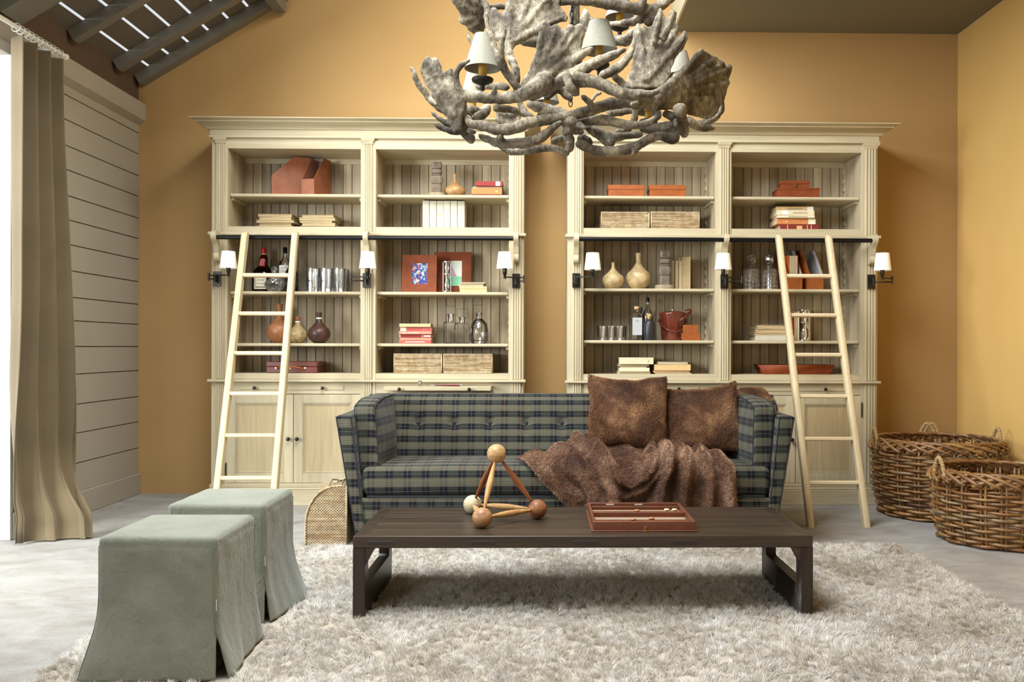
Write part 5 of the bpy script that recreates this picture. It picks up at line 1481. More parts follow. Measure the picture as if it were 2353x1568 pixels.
# ================================================================= THINGS ON THE SHELVES
ZS = {'L': SH['L'], 'R': SH['R']}
def bx(px, py, Y): return X(px, py, Y)
def hh(n, Y): return n*Y/F_        # photo pixels to metres at depth Y
for nm, c in dict(cpink=(184, 88, 80), cred=(142, 46, 42), cbrick=(186, 66, 40), corange=(192, 122, 70), csalmon=(206, 134, 112), ccream=(218, 206, 174), cwhite=(188, 182, 164), ctan=(196, 170, 126), cgrey=(150, 140, 122), cdkred=(118, 34, 24), cbuff=(206, 176, 124), cold=(168, 150, 116)).items():
    M[nm] = plain('cover_'+nm[1:], C(*c), .7, var=.08, vscale=30)
t = NT('page_block'); t.set(.9, 0, .1); v = t.mapping((3, 3, 500)); n_ = t.noise(v, 1, 2); t.base(t.ramp(n_, [(.35, C(176, 158, 122)), (.65, C(226, 212, 182))])); M['pages'] = t.m
t = NT('page_block_upright'); t.set(.9, 0, .1); v = t.mapping((500, 3, 3)); n_ = t.noise(v, 1, 2); t.base(t.ramp(n_, [(.35, C(176, 158, 122)), (.65, C(226, 212, 182))])); M['pagesv'] = t.m
t = NT('page_block_foxed'); t.set(.9, 0, .1); v = t.mapping((4, 4, 260)); n_ = t.noise(v, 1, 4, .7); t.base(t.ramp(n_, [(.35, C(120, 98, 66)), (.6, C(214, 192, 150))])); t.bump(n_, .8, .002); M['pagesold'] = t.m

def book(label, group, c, w, d, t, cover, spine='front', stand=False, rz=0, marks=(), pages=None, rough=0):
    """lying book: w along x, d along y, t thick, base centre c. stand=True: t along x, w is the height"""
    T = thing('book', label, 'book', c, rz, group)
    ct = min(.003, t*.12); mb = MB(); pg = MB()
    if stand:
        mb.box(-t/2, -t/2+ct, 0, d, 0, w, .0008).box(t/2-ct, t/2, 0, d, 0, w, .0008)
        if spine == 'front': mb.box(-t/2, t/2, -.003, ct, 0, w, .0025); pg.box(-t/2+ct, t/2-ct, ct, d-.004, .003, w-.004)
        else: mb.box(-t/2, t/2, d-ct, d+.002, 0, w, .002); pg.box(-t/2+ct, t/2-ct, .004, d-ct, .003, w-.004)
    else:
        mb.box(-w/2, w/2, 0, d, 0, ct, .0008).box(-w/2, w/2, 0, d, t-ct, t, .0008)
        if spine == 'front': mb.box(-w/2, w/2, -.003, ct, 0, t, .0025); pg.box(-w/2+.003, w/2-.003, ct, d-.004, ct, t-ct)
        else:
            if spine == 'left': mb.box(-w/2-.003, -w/2+ct, 0, d, 0, t, .002)
            else: mb.box(-w/2, w/2, d-ct, d+.002, 0, t, .002)
            pg.box(-w/2+.003, w/2-.003, .004, d-.005, ct, t-ct)
    mb.build('cover', M[cover], T, local=True)
    p = pg.build('pages', M[pages or ('pagesv' if stand else 'pages')], T, local=True)
    for (u0, u1, v0, v1, mat) in marks:   # on the spine, fractions of length and thickness
        if stand: MB().box(-t/2+t*v0, -t/2+t*v1, -.0045, -.0028, w*u0, w*u1).build('spine_label', M[mat], T, local=True)
        else: MB().box(-w/2+w*u0, -w/2+w*u1, -.0045, -.0028, t*v0, t*v1).build('spine_label', M[mat], T, local=True)
    return T
def stack(case, s, Y, items, group, where, depth=.19):
    """items bottom to top: (px0, px1, thickness px, cover, spine, marks, label)"""
    z = ZS[case][s]+.0006
    for i, it in enumerate(items):
        p0_, p1_, th_, cov, sp, marks, lab = it[:7]
        x0_, x1_ = bx(p0_, 700, Y), bx(p1_, 700, Y)
        tt = hh(th_, Y)
        dd = depth*(1+.08*math.sin(i*2.3))
        book(lab, group, ((x0_+x1_)/2, Y+.012*math.sin(i*1.9+p0_)+.006, z), x1_-x0_, dd, tt, cov, sp, rz=.02*math.sin(i*2.7), marks=marks, pages=(it[7] if len(it) > 7 else None))
        z += tt+.0006
    return z

# --- leather magazine files
def magfile(label, x, y, z, w, d, h, hf, rz, mat, group):
    T = thing('magazine_file', label, 'magazine file', (x, y, z), rz, group)
    th = .004
    prof = [(0, 0), (d, 0), (d, h), (d*.58, h), (0, hf)]
    for sx_ in (0, w-th):
        MB().prism(prof, sx_, sx_+th, 'x').build('side_panel', M[mat], T, local=True)
    MB().box(th, w-th, 0, th, 0, hf, .0005).build('front_panel', M[mat], T, local=True)
    MB().box(th, w-th, d-th, d, 0, h, .0005).build('back_panel', M['shadein'], T, local=True)
    MB().box(th, w-th, th, d-th, 0, th).build('bottom', M[mat], T, local=True)
    MB().prism([(th, .004), (d-th, .004), (d-th, h-.003), (d*.58, h-.003), (th, hf-.003)], w-th-.001, w-th, 'x').build('lining', M['shadein'], T, local=True)
    return T
Y = 6.42
z = ZS['L'][0]+.0005
M['lthr_w'] = plain('worn_brown_leather', C(144, 82, 50), .5, var=.2, vscale=14, bump=.2, bscale=120)
# left one is turned, showing its sloping side
magfile('worn brown leather magazine file turned sideways, its sloping side facing the room', X(611, 445, Y), Y+.115, z, .08, .262, .295, .15, -1.22, 'lthr_w', 'leather magazine files, top left')
magfile('worn brown leather magazine file standing open toward the room, top left shelf', X(694, 445, Y-.0), Y-.015, z, .098, .24, .285, .115, -.26, 'lthr_w', 'leather magazine files, top left')
# --- tattered paper stacks, second shelf left
def paperstack(px0, px1, n, who, seed, case='L', s=1, py=522, Y=6.42, tot=34):
    g = random.Random(seed); z = ZS[case][s]+.0006; names = ['lowest', 'second from the bottom', 'third from the bottom', 'third from the top', 'second from the top', 'topmost']
    if n == 5: names = ['lowest', 'second from the bottom', 'middle one', 'second from the top', 'topmost']
    for i in range(n):
        tt = hh(tot/n*g.uniform(.8, 1.15), Y)
        a, b = px0+g.uniform(0, 9), px1-g.uniform(0, 11)
        x0_, x1_ = bx(a, 500, Y), bx(b, 500, Y)
        book('ragged coverless book, %s of the %s' % (names[i], who), 'ragged paper stacks', ((x0_+x1_)/2, Y+g.uniform(-.008, .01), z), x1_-x0_, .2, tt, 'ccream' if i % 2 else 'cold', 'back', rz=g.uniform(-.05, .05), pages='pagesold')
        z += tt+.0006
paperstack(586, 678, 5, 'left ragged stack on the second shelf', 4)
paperstack(685, 771, 5, 'right ragged stack on the second shelf', 9)

# --- bottles and glass, left case third shelf
def lathe_part(name, prof, seg, mat, T, angle=50, c=(0, 0, 0)): return MB().lathe(prof, seg, c).build(name, M[mat], T, local=True, angle=angle)
def wordmark(parent, txt, w, z, y, mat, zr=0, x=0, curve_r=None, h=.006):
    """lettering as flat curves turned to mesh, standing just off a label"""
    cu = bpy.data.curves.new('lettering', 'FONT'); cu.body = txt; cu.align_x = 'CENTER'; cu.align_y = 'CENTER'; cu.size = h*1.3
    o = bpy.data.objects.new('lettering', cu); COL.objects.link(o)
    dg = bpy.context.evaluated_depsgraph_get(); me = bpy.data.meshes.new_from_object(o.evaluated_get(dg))
    bpy.data.objects.remove(o)
    xs = [v.co.x for v in me.vertices]; k = w/(max(xs)-min(xs))
    for v in me.vertices:
        px_, pz_ = v.co.x*k, v.co.y
        if curve_r: a = px_/curve_r; v.co = (x+curve_r*math.sin(a), -curve_r*math.cos(a), z+pz_)
        else: v.co = (x+px_, y, z+pz_)
    me.materials.clear(); me.materials.append(M[mat])
    r = bpy.data.objects.new('lettering', me); COL.objects.link(r); r.parent = parent; return r
def label_patch(parent, r, z0_, z1_, a0, a1, mat, name='paper_label'):
    mb = MB(); n = 14
    mb.sheet(lambda u, v: (r*math.sin(a0+(a1-a0)*u), -r*math.cos(a0+(a1-a0)*u), z0_+(z1_-z0_)*v), n, 2)
    return mb.build(name, M[mat], parent, local=True, angle=180)
zl = ZS['L'][2]+.0005
# squat liqueur flagon
Y = 6.56
T = thing('liqueur_flagon', 'squat dark liqueur flagon with red wax cap and ribbon, behind the upper ladder rungs', 'bottle', (X(606, 668, Y), Y, zl))
k = hh(1, Y)
H = k*103
lathe_part('bottle_body', [(0, .004), (.074, .002), (.082, .012), (.082, k*38), (.074, k*50), (.05, k*58), (.032, k*62), (.030, k*66), (.031, k*74), (.028, k*80), (.0185, k*88), (.0175, k*92), (0, k*92)], 32, 'amber', T)
lathe_part('liquid', [(0, .008), (.078, .010), (.078, k*38), (.07, k*49), (.046, k*57), (.0, k*57)], 28, 'darkglass', T)
lathe_part('wax_cap', [(.0185, k*89), (.0195, k*90), (.0195, k*101), (.018, k*103), (0, k*103)], 20, 'red', T)
label_patch(T, .0192, k*76.5, k*90, -2.6, 2.6, 'paper', 'neck_label'); label_patch(T, .0196, k*79, k*80.5, -1.2, 1.2, 'redink', 'neck_band')
rb2 = MB().sheet(lambda u, v: ((u-.5)*.034+.002*math.sin(v*9), -.0325-.004*(1-v), k*55+k*22*v), 5, 12).build('ribbon', M['red'], T, local=True)
label_patch(T, .0828, k*8, k*38, -.62, .50, 'paper', 'paper_label'); 
label_patch(T, .0831, k*11, k*13, -.50, .40, 'ink', 'label_border'); label_patch(T, .0831, k*33.5, k*35, -.50, .40, 'ink', 'label_border')
label_patch(T, .0831, k*14, k*32, -.52, -.47, 'ink', 'label_border')
wordmark(T, 'Grande', .05, k*28, 0, 'ink', curve_r=.0833, h=.010, x=0); wordmark(T, 'Cuvee', .055, k*20, 0, 'ink', curve_r=.0833, h=.014)
# round cut crystal decanter
M['crystal_cut'] = glass('cut_crystal_faceted', (1, 1, 1, 1), .25, gloss=.10)
def facet_decanter(label, px, py, Y, zb, R, hbody, hneck, rstop, round_=True, group=None, sq=False):
    T = thing('decanter', label, 'decanter', (X(px, py, Y), Y, zb), group=group)
    n = 28
    mb = MB(); rings = 9; vs = []
    for i in range(rings+1):
        t_ = i/rings
        if round_: r = R*math.sin(PI*(.12+.82*t_))**.75 if t_ > .0 else R*.62; z = hbody*t_
        else: r = R*(.97 if 0 < i < rings else .93); z = hbody*t_
        for q in range(n):
            a = 2*PI*(q+(.5 if i % 2 and round_ else 0))/n
            rr_ = r*(1 if (q+i) % 2 else .965)
            vs.append((rr_*math.cos(a), rr_*math.sin(a), z))
    fs = []
    for i in range(rings):
        for q in range(n): fs.append((i*n+q, i*n+(q+1) % n, (i+1)*n+(q+1) % n, (i+1)*n+q))
    fs.append(list(range(n))[::-1]); fs.append([rings*n+q for q in range(n)])
    mb.add(vs, fs); mb.build('bottle_body', M['crystal_cut'], T, local=True, angle=0)
    lathe_part('neck', [(R*.30, hbody-.003), (R*.22, hbody+hneck*.4), (R*.20, hbody+hneck*.6), (R*.34, hbody+hneck*.92), (R*.36, hbody+hneck), (R*.2, hbody+hneck), (R*.14, hbody+hneck*.5), (0, hbody+hneck*.5)], 10, 'crystal', T, 0)
    MB().ball((0, 0, hbody+hneck+rstop*.85), rstop, 9, 6).build('stopper', M['crystal'], T, local=True, angle=0)
    return T
Y = 6.40
facet_decanter('round cut crystal decanter with ball stopper, in front of the liqueur flagon', 631, 668, Y, zl, hh(23, Y), hh(34, Y), hh(9, Y), hh(8.5, Y))
# clear gin bottle with black cap
Y = 6.52; k = hh(1, Y)
T = thing('clear_bottle', 'clear spirit bottle with a black cap and pale label, behind the ladder stile', 'bottle', (X(655, 668, Y), Y, zl))
lathe_part('bottle_body', [(0, .002), (.040, 0), (.044, .006), (.044, k*60), (.040, k*68), (.022, k*76), (.0145, k*84), (.0135, k*92), (.0, k*92)], 28, 'glass', T)
lathe_part('screw_cap', [(.0155, k*90), (.0155, k*103), (.013, k*104), (0, k*104)], 20, 'black', T)
label_patch(T, .0445, k*34, k*62, -.9, .8, 'white'); wordmark(T, 'LONDON', .045, k*56, 0, 'redink', curve_r=.0449, h=.008); wordmark(T, 'GIN', .024, k*48, 0, 'redink', curve_r=.0449, h=.009)
# dark bottle
Y = 6.43; k = hh(1, Y)
T = thing('dark_bottle', 'black glass bottle half hidden by the right stile of the left ladder', 'bottle', (X(667, 668, Y), Y, zl))
lathe_part('bottle_body', [(0, 0), (.036, 0), (.038, .006), (.038, k*38), (.034, k*46), (.016, k*56), (.0135, k*60), (.0135, k*68), (0, k*68)], 28, 'darkglass', T)
lathe_part('foil_cap', [(.0142, k*59), (.0150, k*73), (.013, k*74), (0, k*74)], 18, 'black', T)
Y = 6.50; k = hh(1, Y)
T = thing('dark_bottle', 'blue black square shouldered bottle just right of the left ladder stile', 'bottle', (X(677, 668, Y), Y, zl))
lathe_part('bottle_body', [(0, 0), (.024, 0), (.026, .004), (.026, k*44), (.012, k*52), (.011, k*56), (0, k*56)], 24, 'darkglass', T)
label_patch(T, .0264, k*14, k*38, -1.2, 1.2, 'matteblack')
# tall cut tumblers: three in front, three behind, stacked look of gridded crystal
def tumbler(label, px, Y, zb, r, h, group, hb=.2, n=16):
    T = thing('tumbler', label, 'glass', (X(px, 670, Y), Y, zb), group=group)
    mb = MB(); ro = []; steps = 9
    prof = []
    for i in range(steps+1):
        q = i/steps; prof.append((r*(.92+.08*q)*(1 if i % 2 == 0 or q > .7 else .975), h*q))
    inner = [(r*.90, h), (r*.86, h*.5), (r*.80, h*hb), (0, h*hb)]
    vs = []; P = [(0, 0)]+prof+inner
    for q in range(n*2):
        a = 2*PI*q/(n*2)
        for j, (rr_, z) in enumerate(P):
            f = .975 if (q % 2 and 0 < j <= steps) else 1
            vs.append((rr_*f*math.cos(a), rr_*f*math.sin(a), z))
    m = len(P); fs = []
    for q in range(n*2):
        q2 = (q+1) % (n*2)
        for j in range(m-1): fs.append((q*m+j, q2*m+j, q2*m+j+1, q*m+j+1))
    mb.add(vs, fs); 
    o = mb.build('tumbler_glass', M['crystal_cut'], T, local=True, angle=25)
    return T
for i, px in enumerate((719, 749, 779)):
    w_ = ('left', 'middle', 'right')[i]
    tumbler('tall cut crystal tumbler, %s of the front row on the bottle shelf' % w_, px, 6.42, zl, hh(15, 6.42), hh(54, 6.42), 'tall cut tumblers')
    tumbler('tall cut crystal tumbler, %s of the back row on the bottle shelf' % w_, px+8, 6.55, zl, hh(15, 6.55), hh(54, 6.55), 'tall cut tumblers')

# --- gourd vases
def gourdmat(name, c1, c2, sc=6):
    t = NT(name); t.set(.42, 0, .4, 0, .1); v = t.mapping((1, 1, 1.4))
    t.base(t.ramp(t.noise(v, sc, 5, .65, 1.5), [(.28, C(*c1)), (.6, C(*c2))])); return t.m
M['g_or'] = gourdmat('gourd_russet', (134, 82, 52), (178, 122, 82)); M['g_tan'] = gourdmat('gourd_tan', (110, 88, 58), (192, 168, 122), 14)
M['g_dk'] = gourdmat('gourd_dark', (44, 28, 24), (86, 56, 44)); M['g_hon'] = gourdmat('gourd_honey', (140, 100, 60), (176, 138, 92), 9)
M['g_pale'] = gourdmat('gourd_pale', (150, 124, 84), (204, 180, 134), 9)
def gourd(label, px, py0, case, s, R, H, neck, rn, mat, group, Y=6.45, cap=None, dome=.5, flare=0):
    """R body radius px, H total px, neck px height of the straight neck, rn neck radius px"""
    zb = ZS[case][s]+.0005; k = hh(1, Y); T = thing('gourd_vase', label, 'vase', (X(px, py0, Y), Y, zb), group=group)
    prof = [(0, 0), (R*.42, .0)]
    hb = H-neck; 
    for i in range(1, 18):
        t_ = i/18; z_ = hb*t_
        # spherical lower part, sloping shoulders
        a = t_
        r_ = R*math.sqrt(max(0, 1-((a-.40)/.42)**2)) if a < .62 else None
        if r_ is None or a > .62:
            r62 = R*math.sqrt(1-((.62-.40)/.42)**2); q = (a-.62)/.38
            r_ = rn+(r62-rn)*(1-q)**(1.25)*(1-.25*q)
        prof.append((max(r_, rn*.98), z_))
    prof += [(rn, hb), (rn*.92, hb+neck*.4), (rn*(1+flare), H)]
    body = [(a*k, b*k) for a, b in prof]
    if cap: cut = body[:-1]
    lathe_part('vase_body', body+[(rn*.7*k, H*k), (rn*.6*k, (H-6)*k), (0, (H-6)*k)], 36, mat, T, 60)
    if cap:
        lathe_part('neck_collar', [((rn*.98)*k, (H-neck*.95)*k), ((rn*1.25)*k, (H-neck*.9)*k), ((rn*1.2)*k, (H-neck*.72)*k), ((rn)*k, (H-neck*.7)*k)], 20, 'white', T, 60)
        lathe_part('stopper', [((rn*.95)*k, (H-neck*.7)*k), ((rn*1.3)*k, (H+.3)*k), (0, (H+.3)*k)], 16, cap, T, 60)
    return T
gourd('large russet gourd vase partly hidden by the ladder stile', 642, 788, 'L', 3, 28, 89, 24, 6, 'g_or', 'gourd vases', 6.53, 'g_or')
gourd('small tan speckled gourd vase between the russet and the dark one', 684, 788, 'L', 3, 21.5, 60, 14, 5, 'g_tan', 'gourd vases', 6.42, 'g_or')
gourd('dark brown gourd vase right of the left ladder', 733, 788, 'L', 3, 25.5, 70, 16, 5.2, 'g_dk', 'gourd vases', 6.44, 'g_dk')
gourd('honey coloured gourd vase next to the red books on the top shelf', 1045, 446, 'L', 0, 25, 56, 16, 3.8, 'g_hon', 'gourd vases', 6.50)
gourd('small pale gourd vase right of the sconce, shorter of the pale pair', 1409, 663, 'R', 2, 25.5, 62, 12, 4, 'g_pale', 'gourd vases', 6.44)
gourd('large pale gourd vase with a long neck beside the carved idol', 1467, 663, 'R', 2, 29, 84, 22, 6.2, 'g_pale', 'gourd vases', 6.46, flare=.12)
# --- briefcase
Y = 6.40; zb = ZS['L'][4]+.0005
M['case'] = plain('mahogany_leather', C(104, 46, 36), .32, var=.22, vscale=12, bump=.15, bscale=120, coat=.3)
x0_, x1_ = X(611, 850, Y), X(723, 850, Y); h = hh(26, Y)
T = thing('briefcase', 'flat mahogany leather briefcase lying on the lowest shelf, handle facing the room', 'case', ((x0_+x1_)/2, Y, zb), -.03)
w = x1_-x0_; 
MB().box(-w/2, w/2+.02, 0, .23, 0, h*.55, .004).build('case_body', M['case'], T, local=True)
MB().box(-w/2-.001, w/2+.021, -.001, .231, h*.56, h, .004).build('case_lid', M['case'], T, local=True)
MB().tube([(-w*.28, -.004, h*.45), (-w*.22, -.014, h*.52), (0, -.020, h*.60), (w*.18, -.016, h*.48), (w*.30, -.004, h*.34)], .006, 8, flat=.6).build('handle', M['lthr_or'], T, local=True, angle=180)
for fx in (-.29, .31): MB().lathe([(.0, 0), (.0085, 0), (.0085, .003), (0, .004)], 14).xf(Matrix.Translation((w*fx, -.0015, h*.4)) @ Matrix.Rotation(PI/2, 4, 'X')).build('handle_stud', M['steel'], T, local=True)
MB().box(-.006, .006, -.006, .0, h*.3, h*.62, .001).build('lock', M['brass'], T, local=True)

# --- carved idols
M['idol'] = plain('weathered_carved_wood', C(112, 98, 82), .85, var=.3, vscale=24, bump=.9, bscale=70, bd=.004)
M['idolb'] = plain('idol_base_wood', C(150, 134, 108), .8, var=.2, vscale=20, bump=.4, bscale=60)
def idol(label, px, case, s, H, w0, Y, seed, basew):
    zb = ZS[case][s]+.0005; k = hh(1, Y)
    T = thing('carved_idol', label, 'carving', (X(px, 600, Y), Y, zb))
    MB().lathe([(0, 0), (basew*k, 0), (basew*1.03*k, 3*k), (basew*k, 9*k), (0, 9*k)], 22, (0, 0, 0)).fn(lambda p: Vector((p.x*(1+.06*nz(p.y*30, p.x*30, seed)), p.y*.75, p.z))).build('base', M['idolb'], T, local=True, angle=40)
    z0_ = 9*k
    rows = [(0, 1.0), (.10, 1.04), (.22, 1.0), (.30, .98), (.36, 1.12), (.50, 1.10), (.58, .96), (.62, .84), (.66, 1.0), (.74, 1.02), (.78, .8), (.82, .98), (.95, 1.0), (1.0, .94)]
    vs = []; n = 12
    hw = w0/2*k
    for (t_, f) in rows:
        for q in range(n):
            a = 2*PI*q/n; ca, sa = math.cos(a), math.sin(a)
            sx_ = hw*f*max(-1, min(1, ca*1.35)); sy_ = hw*.72*f*max(-1, min(1, sa*1.35))
            j = .0022*nz(q*1.7, t_*9, seed)
            vs.append((sx_+j, sy_+j, z0_+(H-9)*k*t_))
    fs = []
    for i in range(len(rows)-1):
        for q in range(n): fs.append((i*n+q, i*n+(q+1) % n, (i+1)*n+(q+1) % n, (i+1)*n+q))
    fs.append(list(range(n))[::-1]); fs.append([(len(rows)-1)*n+q for q in range(n)])
    b = MB().add(vs, fs).build('figure', M['idol'], T, local=True, angle=30)
    hz = z0_+(H-9)*k
    M_ = M['ink']
    mb = MB()
    for dx_, tilt in ((-.35, .0), (-.12, .28), (.12, -.28), (.38, 0)):
        mb.box(hw*dx_-.0012, hw*dx_+.0012, -hw*.72-.0016, -hw*.6, hz-(H*.16)*k, hz-.001)
    for zz_ in (.30, .57, .63, .79): mb.box(-hw*.9, hw*.9, -hw*.76-.001, -hw*.6, z0_+(H-9)*k*zz_-.0012, z0_+(H-9)*k*zz_+.0012)
    mb.build('carved_grooves', M['tenon'], b, local=True)
    return T
idol('dark carved wooden idol on a round foot, top shelf left of the honey gourd', 1003, 'L', 0, 79, 23, 6.44, 3, 19)
idol('grey carved wooden idol on a thick round foot, beside the upright old books', 1528, 'R', 2, 87, 24, 6.39, 7, 22)

# --- books, left case right bay
P_ = 'paper'
stack('L', 0, 6.42, [(1084, 1154, 5, 'cbrick', 'front', (), 'thin brick red book, lowest of the three under the crimson book'),
                     (1083, 1153, 15, 'corange', 'front', ((.79, .86, .3, .6, 'goldink'), (-.0, .0, 0, 0, P_)), 'orange clothbound book in the middle of the top shelf stack'),
                     (1085, 1153, 4, 'ccream', 'back', (), 'thin cream book under the crimson book'),
                     (1093, 1155, 11, 'cred', 'front', ((.73, .9, .05, .95, P_),), 'crimson book with a paper label, on top of the top shelf stack')], 'books on the top shelf', '')
Y = 6.40; z = ZS['L'][1]+.0005
xs = [971, 986.5, 1003, 1019.5, 1034.5, 1051, 1068]; names = ['leftmost', 'second from left', 'third from left', 'fourth from left', 'fifth from left', 'rightmost']
for i in range(6):
    a, b = X(xs[i], 490, Y), X(xs[i+1], 490, Y)
    book('cream white upright book, %s of the six in a row' % names[i], 'cream books in a row', ((a+b)/2, Y+.004*(i % 3), z), hh(65, Y)*(1-.004*(i % 2)), .17, b-a-.0012, 'cwhite', 'front', True, marks=(((.44, .56, .42, .58, 'goldink'),) if i == 2 else ()))
# frames
M['pane'] = glass('picture_pane', (1, 1, 1, 1), 0, fres=1.04)
def frame(label, px0, px1, py0, py1, Y, case, s, w0_, w1_, h0_, h1_, art, lean=.16, rz=0):
    zb = ZS[case][s]+.0005; xc = (X(px0, py1, Y)+X(px1, py1, Y))/2; w = X(px1, py1, Y)-X(px0, py1, Y); h = hh(py1-py0, Y)/math.cos(lean)
    T = thing('picture_frame', label, 'picture frame', (xc, Y, zb), rz)
    T.rotation_euler = (-lean, 0, rz)
    a0, a1 = -w/2+w*w0_, -w/2+w*w1_; b0, b1 = h*h0_, h*h1_
    mb = MB()
    mb.prism([(-w/2, 0), (w/2, 0), (a1, b0), (a0, b0)], 0, .018, 'y'); mb.prism([(w/2, 0), (w/2, h), (a1, b1), (a1, b0)], 0, .018, 'y')
    mb.prism([(w/2, h), (-w/2, h), (a0, b1), (a1, b1)], 0, .018, 'y'); mb.prism([(-w/2, h), (-w/2, 0), (a0, b0), (a0, b1)], 0, .018, 'y')
    for i in range(len(mb.v)):
        v = mb.v[i]
        if v[1] < .001 and (abs(abs(v[0])-w/2) < 1e-6 or v[2] < 1e-6 or abs(v[2]-h) < 1e-6): mb.v[i] = (v[0]*.985, v[1]+.0, v[2]*.985+.003)
        elif v[1] < .001: mb.v[i] = (v[0], .003, v[2])
    mb.build('leather_frame', M['lthr_rd'], T, local=True, angle=25)
    MB().box(a0-.004, a1+.004, .008, .012, b0-.004, b1+.004).build('picture', art, T, local=True)
    MB().box(a0-.002, a1+.002, .005, .006, b0-.002, b1+.002).build('frame_glass', M['pane'], T, local=True)
    MB().box(-w*.2, w*.2, .018, .022, h*.1, h*.9).build('back_board', M['wickdk'], T, local=True)
    return T
def artmat(name, stops, sc, seedrot, low=None):
    t = NT(name); t.set(.4, 0, .3)
    vo = t.n('ShaderNodeTexVoronoi'); vo.inputs['Scale'].default_value = sc; t.l(t.mapping((1, 1, 1), 'Object', (0, seedrot, 0)), vo.inputs['Vector'])
    sp = t.n('ShaderNodeSeparateColor'); t.l(vo.outputs['Color'], sp.inputs[0])
    m = t.ramp(sp.outputs[0], stops, 'CONSTANT'); t.base(m); return t.m
art1 = artmat('picture_blue_collage', [(0, C(44, 52, 128)), (.32, C(128, 172, 190)), (.52, C(120, 64, 50)), (.62, C(52, 56, 130)), (.80, C(222, 200, 170)), (.88, C(206, 96, 84)), (.94, C(60, 90, 160))], 75, .3)
t = NT('picture_pale_poster'); t.set(.4)
gr = t.n('ShaderNodeSeparateXYZ'); t.l(t.co.outputs['Generated'], gr.inputs[0])
base_ = t.ramp(gr.outputs[2], [(0, C(130, 196, 156)), (.38, C(214, 218, 206))], 'CONSTANT')
vo = t.noise(t.mapping((1, 1, 1), 'Object'), 46, 3)
blob = t.ramp(vo, [(0, C(190, 150, 160)), (.5, C(160, 170, 190)), (.55, C(214, 130, 120)), (.6, C(170, 180, 196))], 'CONSTANT')
dist = t.math('ADD', t.math('MULTIPLY', gr.outputs[0], 1.3), gr.outputs[2])
mk = t.ramp(dist, [(0, (0, 0, 0, 1)), (.75, (1, 1, 1, 1)), (1.25, (0, 0, 0, 1))], 'CONSTANT')
mk2 = t.math('MULTIPLY', t.math('LESS_THAN', dist, 1.28), t.math('GREATER_THAN', gr.outputs[2], .38))
t.base(t.mix(mk2, base_, blob)); art2 = t.m
frame('large russet leather picture frame with a pale poster, standing behind the hourglass', 997, 1083, 572, 669, 6.55, 'L', 2, .30, .74, .19, .79, art2, .08)
frame('smaller russet leather picture frame with a blue collage picture', 922, 1003, 581, 669, 6.42, 'L', 2, .29, .73, .23, .78, art1, .15)
# hourglasses
def hourglass(label, px, case, s, H, R, Y):
    zb = ZS[case][s]+.0005; k = hh(1, Y); T = thing('hourglass', label, 'hourglass', (X(px, 660, Y), Y, zb)); h = H*k; r = R*k
    for z_ in (0, h-.010): lathe_part('end_plate', [(0, z_), (r, z_), (r*1.02, z_+.003), (r, z_+.008), (r*.8, z_+.010), (0, z_+.010)], 24, 'steel', T)
    lathe_part('glass_bulbs', [(r*.55, .011), (r*.72, .03), (r*.70, h*.36), (r*.25, h*.47), (.002, h*.5), (r*.25, h*.53), (r*.70, h*.64), (r*.72, h-.03), (r*.55, h-.011)], 24, 'glass', T, 60)
    lathe_part('sand', [(0, h*.52), (.003, h*.52), (r*.62, h*.60), (0, h*.64)], 16, 'white', T)
    for q in range(3):
        a = 2*PI*q/3+.5; MB().tube([(r*.95*math.cos(a), r*.95*math.sin(a), .005), (r*.95*math.cos(a), r*.95*math.sin(a), h-.004)], .003, 8).build('rod', M['steel'], T, local=True, angle=60)
    return T
hourglass('steel framed hourglass in front of the larger leather picture frame', 1026.5, 'L', 2, 71, 10.5, 6.375)
stack('L', 2, 6.39, [(1056, 1119, 7.5, 'cbuff', 'front', (), 'buff paperback, lowest of the three beside the leather frames'),
                     (1055, 1119, 6.5, 'ctan', 'front', (), 'tan book, middle of the three beside the leather frames'),
                     (1053, 1111, 6, 'ccream', 'back', (), 'cream book, upper of the paperbacks beside the leather frames'),
                     (1056, 1115, 3, 'cwhite', 'back', (), 'thin white booklet topping the stack beside the leather frames')], 'books beside the frames', '', .17)
stack('L', 3, 6.41, [(917, 991, 6.5, 'cpink', 'front', ((.2, .8, .4, .7, P_),), 'rose book, lowest of the pink stack'), (918, 991, 6.5, 'csalmon', 'front', (), 'salmon book, second from the bottom of the pink stack'),
                     (916, 993, 7.5, 'cred', 'front', ((.02, .05, .1, .9, P_), (.70, .72, .15, .85, P_), (.75, .95, .25, .75, P_)), 'crimson book with white lettering, third from the bottom of the pink stack'),
                     (917, 992, 7, 'csalmon', 'front', ((.10, .22, .4, .6, P_), (.27, .6, .4, .62, P_)), 'salmon book with pale lettering, middle upper part of the pink stack'),
                     (918, 992, 9, 'cpink', 'front', ((.02, .2, .05, .95, P_), (.74, .75, .2, .8, 'goldink'), (.8, .81, .2, .8, 'goldink')), 'rose red book with a white spine label, second from the top of the pink stack'),
                     (918, 990, 8, 'ctan', 'front', (), 'tan book on top of the pink stack')], 'books in the pink stack', '', .18)
